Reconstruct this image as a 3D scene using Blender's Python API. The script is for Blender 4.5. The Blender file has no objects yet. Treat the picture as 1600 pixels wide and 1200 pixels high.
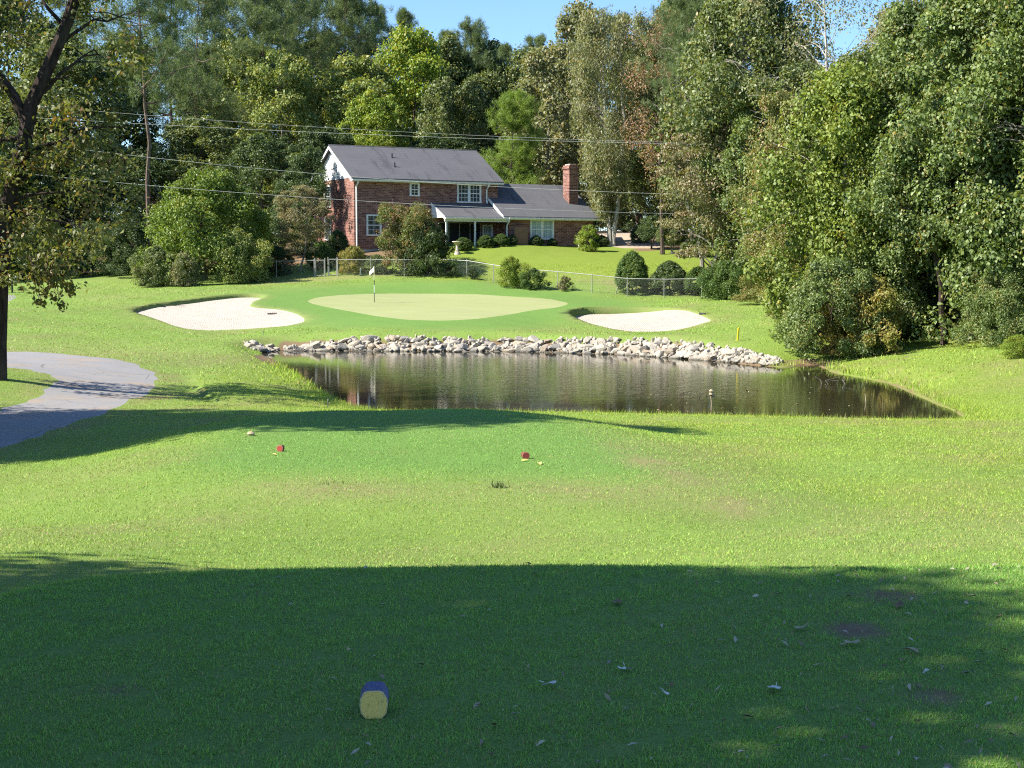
import bpy, math, random
import numpy as np
from mathutils import Vector, Matrix, Quaternion, geometry
rng = np.random.default_rng(11)
random.seed(5)
sc = bpy.context.scene
col = sc.collection
R = math.radians
# ------------------------------------------------------------------ survey
# The place was measured from the camera station: eye 1.65 m over the upper tee,
# looking +Y, slightly down.  Units are metres, z = 0 is the upper tee.
F = 2200.0
PITCH = math.atan(190.0/F)
EYE = np.array([0.0, 0.0, 1.65])
CP, SP = math.cos(PITCH), math.sin(PITCH)
ZW = -2.70                                   # pond level
def ray(px, py):
    a, b = px-800.0, 600.0-py
    return np.array([a, F*CP+b*SP, -F*SP+b*CP])
def at_depth(px, py, D):
    d = ray(px, py)
    return EYE+d*(D/d[1])
def on_level(px, py, z):
    d = ray(px, py)
    return EYE+d*((z-EYE[2])/d[2])
def smooth(a, b, x):
    t = np.clip((x-a)/(b-a), 0, 1)
    return t*t*(3-2*t)

# ------------------------------------------------------------------ scene, light, camera
w = bpy.data.worlds.new("World"); sc.world = w; w.use_nodes = True
SUN = Vector((-1.0, -0.29, 0.95)).normalized()
nt = w.node_tree
sky = nt.nodes.new("ShaderNodeTexSky"); sky.sky_type = 'NISHITA'; sky.sun_disc = False
sky.sun_elevation = math.asin(SUN.z); sky.sun_rotation = math.atan2(SUN.x, SUN.y)
sky.air_density = 1.0; sky.dust_density = 0.2; sky.ozone_density = 1.6
bg = nt.nodes["Background"]; bg.inputs[1].default_value = 0.082
tint = nt.nodes.new("ShaderNodeMix"); tint.data_type = 'RGBA'; tint.blend_type = 'MULTIPLY'; tint.inputs[0].default_value = 1.0
tint.inputs[7].default_value = (.72, .90, 1.13, 1)          # clear autumn air: a deeper blue than the sky model's
nt.links.new(sky.outputs[0], tint.inputs[6]); nt.links.new(tint.outputs[2], bg.inputs[0])
sl = bpy.data.lights.new("sun", 'SUN'); sl.energy = 4.6; sl.angle = R(0.5); sl.color = (1.0, 0.93, 0.80)
so = bpy.data.objects.new("sun", sl); col.objects.link(so)
so.location = (-40, -10, 60); so.rotation_euler = SUN.to_track_quat('Z', 'Y').to_euler()
cd = bpy.data.cameras.new("camera"); cam = bpy.data.objects.new("camera", cd); col.objects.link(cam)
cam.location = EYE; cam.rotation_euler = (R(90)-PITCH, 0, 0)
cd.sensor_fit = 'HORIZONTAL'; cd.sensor_width = 36; cd.lens = 36*F/1600.0
cd.clip_start = 0.05; cd.clip_end = 3000
sc.camera = cam
sc.view_settings.view_transform = 'Standard'; sc.view_settings.look = 'None'
sc.view_settings.exposure = 1.36; sc.view_settings.gamma = 1.0
sc.render.engine = 'CYCLES'
cy = sc.cycles
cy.max_bounces = 7; cy.diffuse_bounces = 3; cy.glossy_bounces = 3; cy.transmission_bounces = 4; cy.transparent_max_bounces = 6
cy.sample_clamp_indirect = 6.0; cy.caustics_reflective = False; cy.caustics_refractive = False
try:
    cy.filter_width = 1.15; cy.use_denoising = False; cy.denoiser = 'OPENIMAGEDENOISE'; cy.denoising_prefilter = 'ACCURATE'
except Exception: pass
sc.render.use_persistent_data = False

# ------------------------------------------------------------------ object helpers
def tag(o, label=None, cat=None, group=None, kind=None):
    if label: o["label"] = label
    if cat: o["category"] = cat
    if group: o["group"] = group
    if kind: o["kind"] = kind
    return o
def empty(name, loc, rz=0.0, scale=None):
    o = bpy.data.objects.new(name, None); col.objects.link(o)
    o.location = loc; o.rotation_euler = (0, 0, rz); o.empty_display_size = .2
    if scale is not None: o.scale = scale
    return o
def link_mesh(name, me, mat=None, parent=None):
    o = bpy.data.objects.new(name, me); col.objects.link(o)
    if mat is not None:
        if len(me.materials) == 0: me.materials.append(mat)
        elif me.materials[0] != mat:
            o.material_slots[0].link = 'OBJECT'; o.material_slots[0].material = mat
    if parent is not None: o.parent = parent
    return o
def mesh_np(name, V, loops, starts, totals, shade=False):
    me = bpy.data.meshes.new(name)
    V = np.ascontiguousarray(V, dtype=np.float32)
    me.vertices.add(len(V)); me.vertices.foreach_set("co", V.ravel())
    me.loops.add(len(loops)); me.loops.foreach_set("vertex_index", np.asarray(loops, dtype=np.int32))
    me.polygons.add(len(starts)); me.polygons.foreach_set("loop_start", np.asarray(starts, dtype=np.int32))
    try: me.polygons.foreach_set("loop_total", np.asarray(totals, dtype=np.int32))
    except Exception: pass
    me.update(calc_edges=True); me.validate()
    if shade: me.polygons.foreach_set("use_smooth", np.ones(len(me.polygons), dtype=bool))
    return me
def mesh_fixed(name, V, Fc, shade=False):
    Fc = np.asarray(Fc, dtype=np.int32); k = Fc.shape[1]; n = len(Fc)
    return mesh_np(name, V, Fc.ravel(), np.arange(n)*k, np.full(n, k), shade)
class MB:
    """collects boxes, tubes and polygons; build() links them as ONE mesh object"""
    def __init__(s): s.v = []; s.f = []
    def poly(s, pts):
        b = len(s.v); s.v += [tuple(p) for p in pts]; s.f.append(list(range(b, b+len(pts))))
    def box(s, x0, x1, y0, y1, z0, z1):
        b = len(s.v)
        s.v += [(x0,y0,z0),(x1,y0,z0),(x1,y1,z0),(x0,y1,z0),(x0,y0,z1),(x1,y0,z1),(x1,y1,z1),(x0,y1,z1)]
        for q in ((0,3,2,1),(4,5,6,7),(0,1,5,4),(1,2,6,5),(2,3,7,6),(3,0,4,7)): s.f.append([b+i for i in q])
    def prism(s, pts, d):
        """closed planar polygon extruded by vector d"""
        n = len(pts); b = len(s.v)
        s.v += [tuple(p) for p in pts]+[tuple(p[i]+d[i] for i in range(3)) for p in pts]
        s.f.append([b+i for i in range(n)][::-1]); s.f.append([b+n+i for i in range(n)])
        for i in range(n):
            j = (i+1) % n; s.f.append([b+i, b+j, b+n+j, b+n+i])
    def tube(s, pts, rad, n=8, cap=True):
        pts = [Vector(p) for p in pts]
        if not hasattr(rad, '__len__'): rad = [rad]*len(pts)
        b = len(s.v); prev = None
        for i, p in enumerate(pts):
            t = (pts[min(i+1, len(pts)-1)]-pts[max(i-1, 0)]).normalized()
            if prev is None:
                a = t.orthogonal().normalized()
            else:
                a = (prev-t*prev.dot(t)).normalized()
            prev = a; c = t.cross(a)
            for k in range(n):
                th = 2*math.pi*k/n
                s.v.append(tuple(p+(a*math.cos(th)+c*math.sin(th))*rad[i]))
        for i in range(len(pts)-1):
            for k in range(n):
                k2 = (k+1) % n
                s.f.append([b+i*n+k, b+i*n+k2, b+(i+1)*n+k2, b+(i+1)*n+k])
        if cap:
            s.f.append([b+k for k in range(n)][::-1]); s.f.append([b+(len(pts)-1)*n+k for k in range(n)])
    def lathe(s, prof, n=20, c=(0,0,0)):
        b = len(s.v)
        for (r, z) in prof:
            for k in range(n):
                th = 2*math.pi*k/n; s.v.append((c[0]+r*math.cos(th), c[1]+r*math.sin(th), c[2]+z))
        for i in range(len(prof)-1):
            for k in range(n):
                k2 = (k+1) % n; s.f.append([b+i*n+k, b+i*n+k2, b+(i+1)*n+k2, b+(i+1)*n+k])
        s.f.append([b+k for k in range(n)][::-1]); s.f.append([b+(len(prof)-1)*n+k for k in range(n)])
    def mesh(s, name, smooth_=False):
        me = bpy.data.meshes.new(name); me.from_pydata(s.v, [], s.f); me.update()
        if smooth_:
            me.polygons.foreach_set("use_smooth", np.ones(len(me.polygons), dtype=bool))
            try: me.set_sharp_from_angle(angle=R(40))
            except Exception: pass
        return me
    def build(s, name, mat, parent=None, smooth_=False, bevel=0):
        o = link_mesh(name, s.mesh(name, smooth_), mat, parent)
        if bevel:
            m = o.modifiers.new("bevel", 'BEVEL'); m.width = bevel; m.segments = 2; m.limit_method = 'ANGLE'
        return o

# ------------------------------------------------------------------ materials
class NT:
    def __init__(s, name):
        s.m = bpy.data.materials.new(name); s.m.use_nodes = True; s.t = s.m.node_tree
        s.t.nodes.clear(); s.out = s.n("ShaderNodeOutputMaterial")
    def n(s, typ, **kw):
        nd = s.t.nodes.new(typ)
        for k, v in kw.items(): setattr(nd, k, v)
        return nd
    def l(s, a, b): s.t.links.new(a, b)
    def val(s, sock, v):
        if hasattr(v, 'is_output') or isinstance(v, bpy.types.NodeSocket): s.l(v, sock)
        elif isinstance(v, (tuple, list)) and len(v) == 3 and sock.type == 'RGBA': sock.default_value = (*v, 1)
        else: sock.default_value = v
    def mix(s, f, a, b, blend='MIX'):
        nd = s.n("ShaderNodeMix", data_type='RGBA', blend_type=blend)
        s.val(nd.inputs[0], f); s.val(nd.inputs[6], a); s.val(nd.inputs[7], b)
        return nd.outputs[2]
    def math(s, op, a, b=0.0, c=None):
        nd = s.n("ShaderNodeMath", operation=op); s.val(nd.inputs[0], a); s.val(nd.inputs[1], b)
        if c is not None: s.val(nd.inputs[2], c)
        return nd.outputs[0]
    def ramp(s, x, lo, hi, a=0.0, b=1.0):
        nd = s.n("ShaderNodeMapRange"); nd.interpolation_type = 'SMOOTHSTEP'
        s.val(nd.inputs[0], x)
        for i, v in enumerate((lo, hi, a, b)): nd.inputs[1+i].default_value = v
        return nd.outputs[0]
    def coord(s, kind='Object', scale=None):
        tc = s.n("ShaderNodeTexCoord").outputs[kind]
        if scale is None: return tc
        mp = s.n("ShaderNodeMapping"); s.l(tc, mp.inputs[0]); mp.inputs[3].default_value = scale
        return mp.outputs[0]
    def noise(s, vec, scale, detail=4.0, rough=.55, dist=0.0):
        nd = s.n("ShaderNodeTexNoise"); s.l(vec, nd.inputs["Vector"])
        nd.inputs["Scale"].default_value = scale; nd.inputs["Detail"].default_value = detail
        nd.inputs["Roughness"].default_value = rough; nd.inputs["Distortion"].default_value = dist
        return nd.outputs[0]
    def bump(s, h, strength=.5, dist=.02):
        nd = s.n("ShaderNodeBump"); s.l(h, nd.inputs["Height"])
        nd.inputs["Strength"].default_value = strength; nd.inputs["Distance"].default_value = dist
        return nd.outputs[0]
    def bsdf(s, colr, rough=.6, spec=.3, normal=None, metal=0.0):
        p = s.n("ShaderNodeBsdfPrincipled"); s.val(p.inputs["Base Color"], colr)
        s.val(p.inputs["Roughness"], rough); p.inputs["Specular IOR Level"].default_value = spec
        p.inputs["Metallic"].default_value = metal
        if normal is not None: s.l(normal, p.inputs["Normal"])
        return p.outputs[0]
    def done(s, sh): s.l(sh, s.out.inputs[0]); return s.m
def plain(name, c, rough=.6, spec=.3, vary=.25, scale=6.0, bump=0.0, metal=0.0, dirt=None):
    g = NT(name); co = g.coord()
    n = g.noise(co, scale, 5, .6)
    dark = tuple(v*(1-vary) for v in c); lite = tuple(min(1, v*(1+vary)) for v in c)
    cc = g.mix(n, dark, lite)
    if dirt: cc = g.mix(g.ramp(g.noise(co, scale*.35, 6, .7), .52, .72), cc, dirt)
    nm = g.bump(g.noise(co, scale*8, 4), .5, bump) if bump else None
    return g.done(g.bsdf(cc, rough, spec, nm, metal))
# ------------------------------------------------------------------ terrain: surveyed spot heights, thin-plate interpolation
def spot(px, py, D): return at_depth(px, py, D)
S = []
for a in [(800,870,13.3),(0,880,11),(400,872,12.6),(1300,865,13),(0,800,17),(1600,860,13),(1600,800,17.5),(1600,700,27),
          (1200,800,17.2),(1200,700,25.2),(1200,657,37),(1600,657,36),(0,710,26.5),(0,645,35.5),(100,602,43),(0,590,42.5),(200,562,54),(0,553,56),
          (400,532,69),(250,645,34.5),(435,703,22),(822,712,22),(640,705,22),(600,780,17),(900,790,17),(1600,562,50),(1450,549,58),(1320,556,61),(1600,532,58),(1600,615,43.5),
          (1200,522,66),(1250,500,73),(1150,472,86),(1100,465,95),(1000,461,98),(1000,425,104.5),(1000,395,114),(1000,372,124),
          (800,388,113),(800,440,103),(650,431,105),(500,429,107),(400,436,106),(250,446,103),(0,444,110),(560,396,112),(930,387,118),
          (480,523,70),(700,520,70.3),(900,527,67),(1060,533,64),
          (690,500,77),(690,458,97),(480,475,89),(885,476,88),(330,460,93),(330,517,76),(1000,518,73),(1000,481,86),
          (100,490,80),(100,520,68),(250,520,72),(720,438,101),(880,450,99.5),(450,445,100),(600,441,101),
          (1350,480,78),(1500,470,85)]:
    S.append(spot(*a))
for a in [(-6,-8,-1.0),(0,-8,-.7),(8,-8,-.8),(5,3,-.5),(-6,3,-1.0),(8,8,-.8),(-60,60,-1.2),(-60,100,.2),(60,60,-.5),(70,100,1.2),(-60,0,-.8),(60,0,-.6),(0,-60,-.6),
          (0,140,4.3),(60,140,3.8),(-60,140,2.2),(0,220,6.5),(120,220,6),(-120,220,5),(0,400,9),(-250,100,1),(250,100,2),(-250,400,8),(250,400,8),
          (0,-250,-1),(-200,-200,-1),(200,-200,-1),(-10,27,-1.95),(-25,45,-1.5),(30,45,-1.3),(35,75,0),(-35,78,-.9),(-4,50,-3.3),(6,50,-3.3),(0,44,-3.0)]:
    S.append(np.array(a, dtype=float))
S = np.array(S)
SC_ = 40.0
def tps(r2): return np.where(r2 > 1e-12, .5*r2*np.log(np.maximum(r2, 1e-12)), 0)
_P = S[:, :2]/SC_
_n = len(S)
_A = np.zeros((_n+3, _n+3)); _d = _P[:, None]-_P[None]
_A[:_n, :_n] = tps((_d**2).sum(-1))+np.eye(_n)*2e-4
_A[:_n, _n] = 1; _A[:_n, _n+1:] = _P; _A[_n, :_n] = 1; _A[_n+1:, :_n] = _P.T
_W = np.linalg.solve(_A, np.concatenate([S[:, 2], np.zeros(3)]))
def rbf(x, y):
    x = np.atleast_1d(np.asarray(x, float)); y = np.atleast_1d(np.asarray(y, float))
    out = np.empty(len(x))
    for i in range(0, len(x), 20000):
        q = np.stack([x[i:i+20000], y[i:i+20000]], -1)/SC_
        d2 = ((q[:, None]-_P[None])**2).sum(-1)
        out[i:i+20000] = tps(d2)@_W[:_n]+_W[_n]+q@_W[_n+1:]
    return out
def sdist(x, y, poly):
    """signed distance to a closed polygon, positive inside"""
    P = np.asarray(poly)[:, :2]; A = P; B = np.roll(P, -1, 0)
    out = np.empty(len(x))
    for i in range(0, len(x), 20000):
        X = x[i:i+20000, None]; Y = y[i:i+20000, None]
        ex, ey = (B-A)[:, 0], (B-A)[:, 1]
        wx, wy = X-A[:, 0], Y-A[:, 1]
        t = np.clip((wx*ex+wy*ey)/(ex*ex+ey*ey+1e-12), 0, 1)
        d = np.sqrt(((wx-t*ex)**2+(wy-t*ey)**2).min(1))
        c = ((A[:, 1] > Y) != (B[:, 1] > Y)) & (X < ex*(Y-A[:, 1])/np.where(abs(ey) < 1e-12, 1e-12, ey)+A[:, 0])
        ins = c.sum(1) % 2 == 1
        out[i:i+20000] = np.where(ins, d, -d)
    return out
def near_dist(x, y, P, pad=10.0):
    """sdist, worked out only near the polygon; far points read -99"""
    lo, hi_ = P.min(0)-pad, P.max(0)+pad; o = np.full(len(x), -99.0)
    k = (x > lo[0]) & (x < hi_[0]) & (y > lo[1]) & (y < hi_[1])
    if k.any(): o[k] = sdist(x[k], y[k], P)
    return o
def chaikin(P, n=2):
    P = np.asarray(P, float)
    for _ in range(n):
        Q = np.roll(P, -1, 0)
        P = np.stack([.75*P+.25*Q, .25*P+.75*Q], 1).reshape(-1, P.shape[1])
    return P
# upper tee (where the camera stands) and the far edge of the red tee
UT = chaikin([(-2.9,-9),(5.6,-9),(6.8,0),(6.6,5.5),(5.4,7.62),(2.6,7.70),(0,7.70),(-1.6,7.64),(-2.6,7.25),(-3.0,5.6)], 2)
RT = chaikin([at_depth(330,790,16.8)[:2], at_depth(330,720,21)[:2], at_depth(385,660,26)[:2], at_depth(440,641,28.6)[:2], at_depth(640,640,29.2)[:2],
              at_depth(820,641,28.6)[:2], at_depth(890,662,25.8)[:2], at_depth(960,710,21.6)[:2], at_depth(1090,790,16.8)[:2]], 2)
POND = chaikin([on_level(px, py, ZW)[:2] for px, py in
        [(400,551),(425,562),(460,582),(500,612),(540,634),(600,646),(760,646),(900,647),(1100,651),(1300,656),(1420,658),(1520,658),(1490,642),(1440,620),
         (1395,600),(1340,589),(1300,582),(1285,573),(1262,569),(1235,575),(1190,572),(1120,564),(1050,559),(960,553),(880,551),(800,548.5),(700,549),(600,548.5),(500,548),(440,547)]], 2)
def base(x, y):
    x = np.atleast_1d(np.asarray(x, float)); y = np.atleast_1d(np.asarray(y, float))
    z = rbf(x, y)
    # red tee: a low mound whose far edge drops to the pond bank
    d = near_dist(x, y, RT)
    top = -1.2-.0155*(y-17)
    m = smooth(-3.1, .35, d)
    near = smooth(14.0, 17.5, y)
    z = z*(1-m*near)+np.maximum(top, z*0-9)*m*near
    # upper tee platform
    d = near_dist(x, y, UT)
    far = smooth(2, 8, y)
    wl = 2.6-1.0*far
    m = smooth(-wl, .25, d)
    z = z*(1-m)+(.0)*m
    # gentle unevenness
    z = z+.022*np.sin(x*.9+1.3*np.sin(y*.37))*np.cos(y*.53+.8*np.sin(x*.31))*smooth(6, 14, y)+.012*np.sin(2.3*x+1)*np.sin(1.9*y)*smooth(3, 12, y)
    # pond basin
    near_ = (abs(x) < 40) & (y > 30) & (y < 80)
    dp = np.full(len(x), -99.0); dp[near_] = sdist(x[near_], y[near_], POND)
    zb = np.maximum(z, ZW+.05+.10*np.minimum(-dp, 3))
    rim = ZW+.05+(zb-ZW-.05)*smooth(0, 1.7, -dp)
    z = np.where(dp > 0, ZW-np.minimum(.9, .5*dp), np.where(dp > -1.7, rim, np.where(dp > -4, zb, z)))
    return z
def hit(px, py, f=None, lo=None, hi=135.0):
    """where a sight line meets the ground"""
    f = f or base
    if lo is None: lo = 2.6 if py > 872 else 10.0
    d = ray(px, py); ys = np.linspace(lo, hi, 2500); X = EYE[0]+d[0]/d[1]*ys; Z = EYE[2]+d[2]/d[1]*ys
    g = f(X, ys); k = np.argmax(Z < g)
    if k == 0: k = len(ys)-1
    return np.array([X[k], ys[k], g[k]])
BUNK = []
for pts in ([(200,486),(235,476),(290,470),(340,463.5),(385,459.5),(417,462),(407,468),(392,473),(396,479),(425,480.5),(460,486),(482,497),(470,506),(430,511.5),(370,515),(320,517),(280,512),(250,501),(225,493)],
            [(885,491),(897,484.5),(920,481.5),(960,481.5),(1010,481.5),(1060,482),(1088,487),(1119,499),(1097,506),(1070,513),(1030,519),(985,518),(940,511),(908,502)]):
    BUNK.append(chaikin(np.array([hit(px, py)[:2] for px, py in pts]), 2))
GREEN = chaikin(np.array([hit(px, py)[:2] for px, py in [(478,470),(500,463.5),(560,459.5),(650,458),(760,460),(850,466),(884,471.5),(889,476),(870,481),(830,485),(790,492),(740,499.5),(680,501.5),(620,499),(570,490),(510,480),(488,475)]]), 2)
def offset_in(P, d):
    P = np.asarray(P); T = np.roll(P, -1, 0)-np.roll(P, 1, 0); T /= np.linalg.norm(T, axis=1)[:, None]+1e-9
    area = .5*np.sum(P[:, 0]*np.roll(P[:, 1], -1)-np.roll(P[:, 0], -1)*P[:, 1])
    N = np.stack([-T[:, 1], T[:, 0]], -1)*(1 if area > 0 else -1)
    return P+N*d
BIN = [offset_in(b, .10) for b in BUNK]
def sand_drop(x, y, i):
    P = BUNK[i]; c = P.mean(0); dx, dy = x-c[0], y-c[1]
    sx, sy = np.ptp(P[:, 0])/2, np.ptp(P[:, 1])/2
    q = (-.75*dx/sx+.75*dy/sy)                    # left and back faces stand higher
    return .05+(.14, .30)[i]*smooth(-.25, .95, q)
def H(x, y):
    x = np.atleast_1d(np.asarray(x, float)); y = np.atleast_1d(np.asarray(y, float))
    z = base(x, y)
    for i in range(2):
        P = BUNK[i]; k = (x > P[:, 0].min()-3) & (x < P[:, 0].max()+3) & (y > P[:, 1].min()-3) & (y < P[:, 1].max()+3)
        if k.any():
            d = sdist(x[k], y[k], P)
            dr = sand_drop(x[k], y[k], i)
            z[k] += np.where(d > 1e-3, -dr*smooth(0, .10, d)-.05*smooth(.1, 2.5, d), .22*dr*smooth(-2.2, 0, d))
    return z
def gz(x, y): return float(H([x], [y])[0])
def gpos(px, D, dz=0.0):
    """ground point straight below the sight line px at distance D"""
    x = (px-800)/F*D
    for _ in range(3):
        z = gz(x, D); x = (px-800)/F*(D*CP-(z-EYE[2])*SP)
    return Vector((x, D, gz(x, D)+dz))
def ghit(px, py): 
    p = hit(px, py, H); return Vector(p)
PATH = chaikin(np.array([hit(px, py)[:2] for px, py in [(-160,549),(-60,549),(30,549),(100,553),(170,560),(215,570),(243,584),(247,598),(225,618),(180,638),(120,660),(60,681),(0,700),(-90,728),(-260,790),(-320,735),(-100,662),(0,643),(40,628),(78,608),(92,594),(68,582),(20,574),(-50,571),(-160,571)]]), 2)
_k = np.arange(len(PATH)); PATH = PATH+np.stack([.09*np.sin(_k*2.1)+.07*np.sin(_k*.9), .12*np.sin(_k*1.7+2)+.08*np.cos(_k*.7)], -1)
SPUR = chaikin(np.array([hit(px, py)[:2] for px, py in [(-80,462),(10,459.5),(30,464),(10,474),(-80,478)]]), 2)
DRIVE = chaikin(np.array([gpos(px, D)[:2] for px, D in [(950,117.5),(1050,117.0),(1040,126),(1010,136),(980,150),(930,150),(935,134),(940,124)]]), 1)

# terrain triangulation with the edges of sand, green, path and drive built in
pts = []
def grid(x0, x1, y0, y1, s, jit=.25, skip=None):
    xs = np.arange(x0, x1+1e-6, s); ys = np.arange(y0, y1+1e-6, s)
    X, Y = np.meshgrid(xs, ys); X = X.ravel(); Y = Y.ravel()
    X = X+rng.uniform(-jit, jit, len(X))*s; Y = Y+rng.uniform(-jit, jit, len(Y))*s
    k = np.ones(len(X), bool)
    for b in (skip or []): k &= ~((X > b[0]) & (X < b[1]) & (Y > b[2]) & (Y < b[3]))
    pts.append(np.stack([X[k], Y[k]], -1))
b1 = (-6, 6, 1, 15); b2 = (-20, 17, 15, 80); b3 = (-34, 30, 15, 132); b4 = (-80, 80, -40, 180)
grid(b1[0], b1[1], b1[2], b1[3], .16)
grid(b2[0], b2[1], b2[2], b2[3], .36)
grid(b3[0], b3[1], b3[2], b3[3], .6, skip=[b2])
grid(b4[0], b4[1], b4[2], b4[3], 3.0, skip=[b1, b3])
grid(-900, 900, -600, 1500, 45, skip=[b4])
PT = np.concatenate(pts)
loops_ = [("pond", POND), ("green", GREEN), ("b0", BUNK[0]), ("b1", BUNK[1]), ("i0", BIN[0]), ("i1", BIN[1]), ("path", PATH), ("spur", SPUR), ("drive", DRIVE)]
for _, L in loops_:                               # keep free points off the constraint lines
    lo, hi_ = L.min(0)-1, L.max(0)+1
    k = (PT[:, 0] > lo[0]) & (PT[:, 0] < hi_[0]) & (PT[:, 1] > lo[1]) & (PT[:, 1] < hi_[1])
    d = np.full(len(PT), 9.0); d[k] = abs(sdist(PT[k, 0], PT[k, 1], L))
    PT = PT[d > .07]
EDG = []; base_i = len(PT); allp = [PT]
for _, L in loops_:
    n = len(L); EDG += [(base_i+i, base_i+(i+1) % n) for i in range(n)]; allp.append(L[:, :2]); base_i += n
ALL = np.concatenate(allp)
res = geometry.delaunay_2d_cdt([Vector(p) for p in ALL], EDG, [], 0, 1e-5, False)
TV = np.array([tuple(v) for v in res[0]]); TF = np.array([tuple(f) for f in res[2]], dtype=np.int32)
TZ = H(TV[:, 0], TV[:, 1])
CEN = TV[TF].mean(1)
region = np.zeros(len(TF), int)
def mark(poly, rid):
    lo, hi_ = poly.min(0), poly.max(0)
    k = (CEN[:, 0] > lo[0]) & (CEN[:, 0] < hi_[0]) & (CEN[:, 1] > lo[1]) & (CEN[:, 1] < hi_[1])
    idx = np.nonzero(k)[0]; ins = sdist(CEN[idx, 0], CEN[idx, 1], poly) > 0
    region[idx[ins]] = rid
mark(GREEN, 1); mark(BIN[0], 2); mark(BIN[1], 3); mark(PATH, 4); mark(SPUR, 5); mark(DRIVE, 6)
V3 = np.column_stack([TV, TZ])
# ground cover map: R mown tee and collar, G dry, B lush rough, A bare soil
def vnoise(x, y, s, seed):
    r = np.random.default_rng(seed); a = r.uniform(0, 6.28, (9, 2)); v = 0
    for i in range(9):
        th = a[i, 0]; f = s*(1+.35*i); v = v+np.sin((x*math.cos(th)+y*math.sin(th))*f+a[i, 1])/(1+.25*i)
    return v/4.0
def zones(x, y):
    n1 = vnoise(x, y, .5, 3); n2 = vnoise(x, y, 1.6, 4)
    dg = near_dist(x, y, GREEN)
    collar = smooth(-7.5, -2.0, dg+n1*.8)
    dr = near_dist(x, y, RT); du = near_dist(x, y, UT)
    mown = np.maximum(collar, smooth(-1.2, .6, dr+n1*.3)*(1-.75*smooth(20.2, 17.5, y+n1*.5)))
    mown = np.maximum(mown, .8*smooth(-2, .3, du))
    dry = np.clip(.10+.40*n1+.30*n2, 0, .85)*(1-.8*mown)
    # worn strip along the right shoulder of the red tee
    t = (y-16)/(26-16); xl = 2.75-1.5*t
    dry = np.maximum(dry, .98*np.exp(-((x-xl)/.50)**2)*smooth(15.5, 17, y)*smooth(25.5, 21, y)*(.7+.5*n2))
    dry = np.maximum(dry, .8*np.exp(-((y-17.6-.3*n1)/1.1)**2)*smooth(3, 1, abs(x)-1.5)*(.6+.5*n2))
    # tan bank behind the green
    back = smooth(-7.5, -9.5, dg)*smooth(96, 99.5, y+n1)*smooth(108, 103.5, y+.03*x)*smooth(15, 11, x)*smooth(-22, -15, x)
    dry = np.maximum(dry, back*(.75+.35*n2))
    dry = np.maximum(dry, .6*smooth(50, 56, y)*smooth(66, 60, y)*smooth(-9, -12, x)*(.7+.5*n1))
    pd = near_dist(x, y, PATH); dry = np.maximum(dry, .8*smooth(-1.6, -.1, pd+.5*n1)*(pd < 0)*(.6+.6*n2))
    lawn = smooth(101.5, 103.5, y-.12*(x-5)+.6*n1)*smooth(-7, -4.2, x)*smooth(124, 116, y)
    pdist = np.full(len(x), -99.0); k = (abs(x) < 45) & (y > 25) & (y < 85); pdist[k] = sdist(x[k], y[k], POND)
    lush = np.maximum(lawn, .75*smooth(-7, -.5, pdist+n1)*smooth(66, 58, y)*smooth(-14, -8, x))
    lush = np.maximum(lush, smooth(.5, 3.0, x-xl)*smooth(15, 19, y)*smooth(45, 36, y)*np.clip(.45+.5*n1, 0, .85))
    lush = np.maximum(lush, smooth(9, 14, x)*smooth(33, 40, y)*smooth(72, 60, y)*np.clip(.6+.35*n1, 0, 1))
    dry = dry*(1-.9*lawn)
    bank = smooth(-1.15, -.7, pdist+.2*n2)*smooth(56, 61, y)*smooth(-12.2, -11.2, x)
    soil = bank
    soil = np.maximum(soil, smooth(-.4, -.08, pdist)*(.50+.3*n2))
    # bare nicks
    for (cx, cy_, rx, ry) in [(7.6,40.8,.5,.4),(18.3,45.2,1.3,1.5),(16.2,57,.9,.5),(-10.7,41.6,1.1,1.3),(-9.9,44.5,.9,1.0),(.55,6.7,.16,.2),(1.05,5.0,.14,.12),(1.6,5.25,.17,.16),(1.75,4.95,.12,.12),(1.55,6.2,.2,.25),(1.9,6.9,.3,.25),(.15,5.3,.1,.08),(-1.9,7.6,.5,.3),(-1.5,5.3,.25,.2),(-8.1,71.5,1.5,.5),(21,44.5,1.2,.8)]:
        soil = np.maximum(soil, .8*np.exp(-(((x-cx)/rx)**2+((y-cy_)/ry)**2))*(.7+.6*n2))
    ll = smooth(-1.0, -.05, near_dist(x, y, BUNK[0])); lr = smooth(-1.0, -.05, near_dist(x, y, BUNK[1]))
    dry = np.maximum(dry, .55*np.maximum(ll, lr)*(.8+.5*n2))
    mulch = smooth(119, 122, y+.1*x+.5*n1)+smooth(112.6, 113.8, y-.35*(x-5)+.3*n1)*smooth(9, 11, x)+smooth(109.8, 111.0, y+.5*n1)*smooth(-6, -7.5, x)*smooth(-22,-18,x)
    soil = np.maximum(soil, np.clip(mulch, 0, 1))
    soil = np.maximum(soil, smooth(114, 117, y+.5*n1)*smooth(-13, -17, x))
    soil = np.maximum(soil, smooth(24, 27, x-.0*y)*smooth(52, 62, y)*.0)
    wood = smooth(60, 64, y-.5*(x-22)+n1)*smooth(17, 21, x+.0*n1)
    soil = np.maximum(soil, wood)
    return np.clip(np.stack([mown, dry, lush, soil], -1), 0, 1)
def sub(name, rid, shade=True):
    k = region == rid; f = TF[k]; u, inv = np.unique(f, return_inverse=True)
    f2 = inv.reshape(-1, 3)
    a = V3[u][f2]; nz = np.cross(a[:, 1]-a[:, 0], a[:, 2]-a[:, 0])[:, 2]
    f2[nz < 0] = f2[nz < 0][:, ::-1]
    return mesh_fixed(name, V3[u], f2, shade), u
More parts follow.
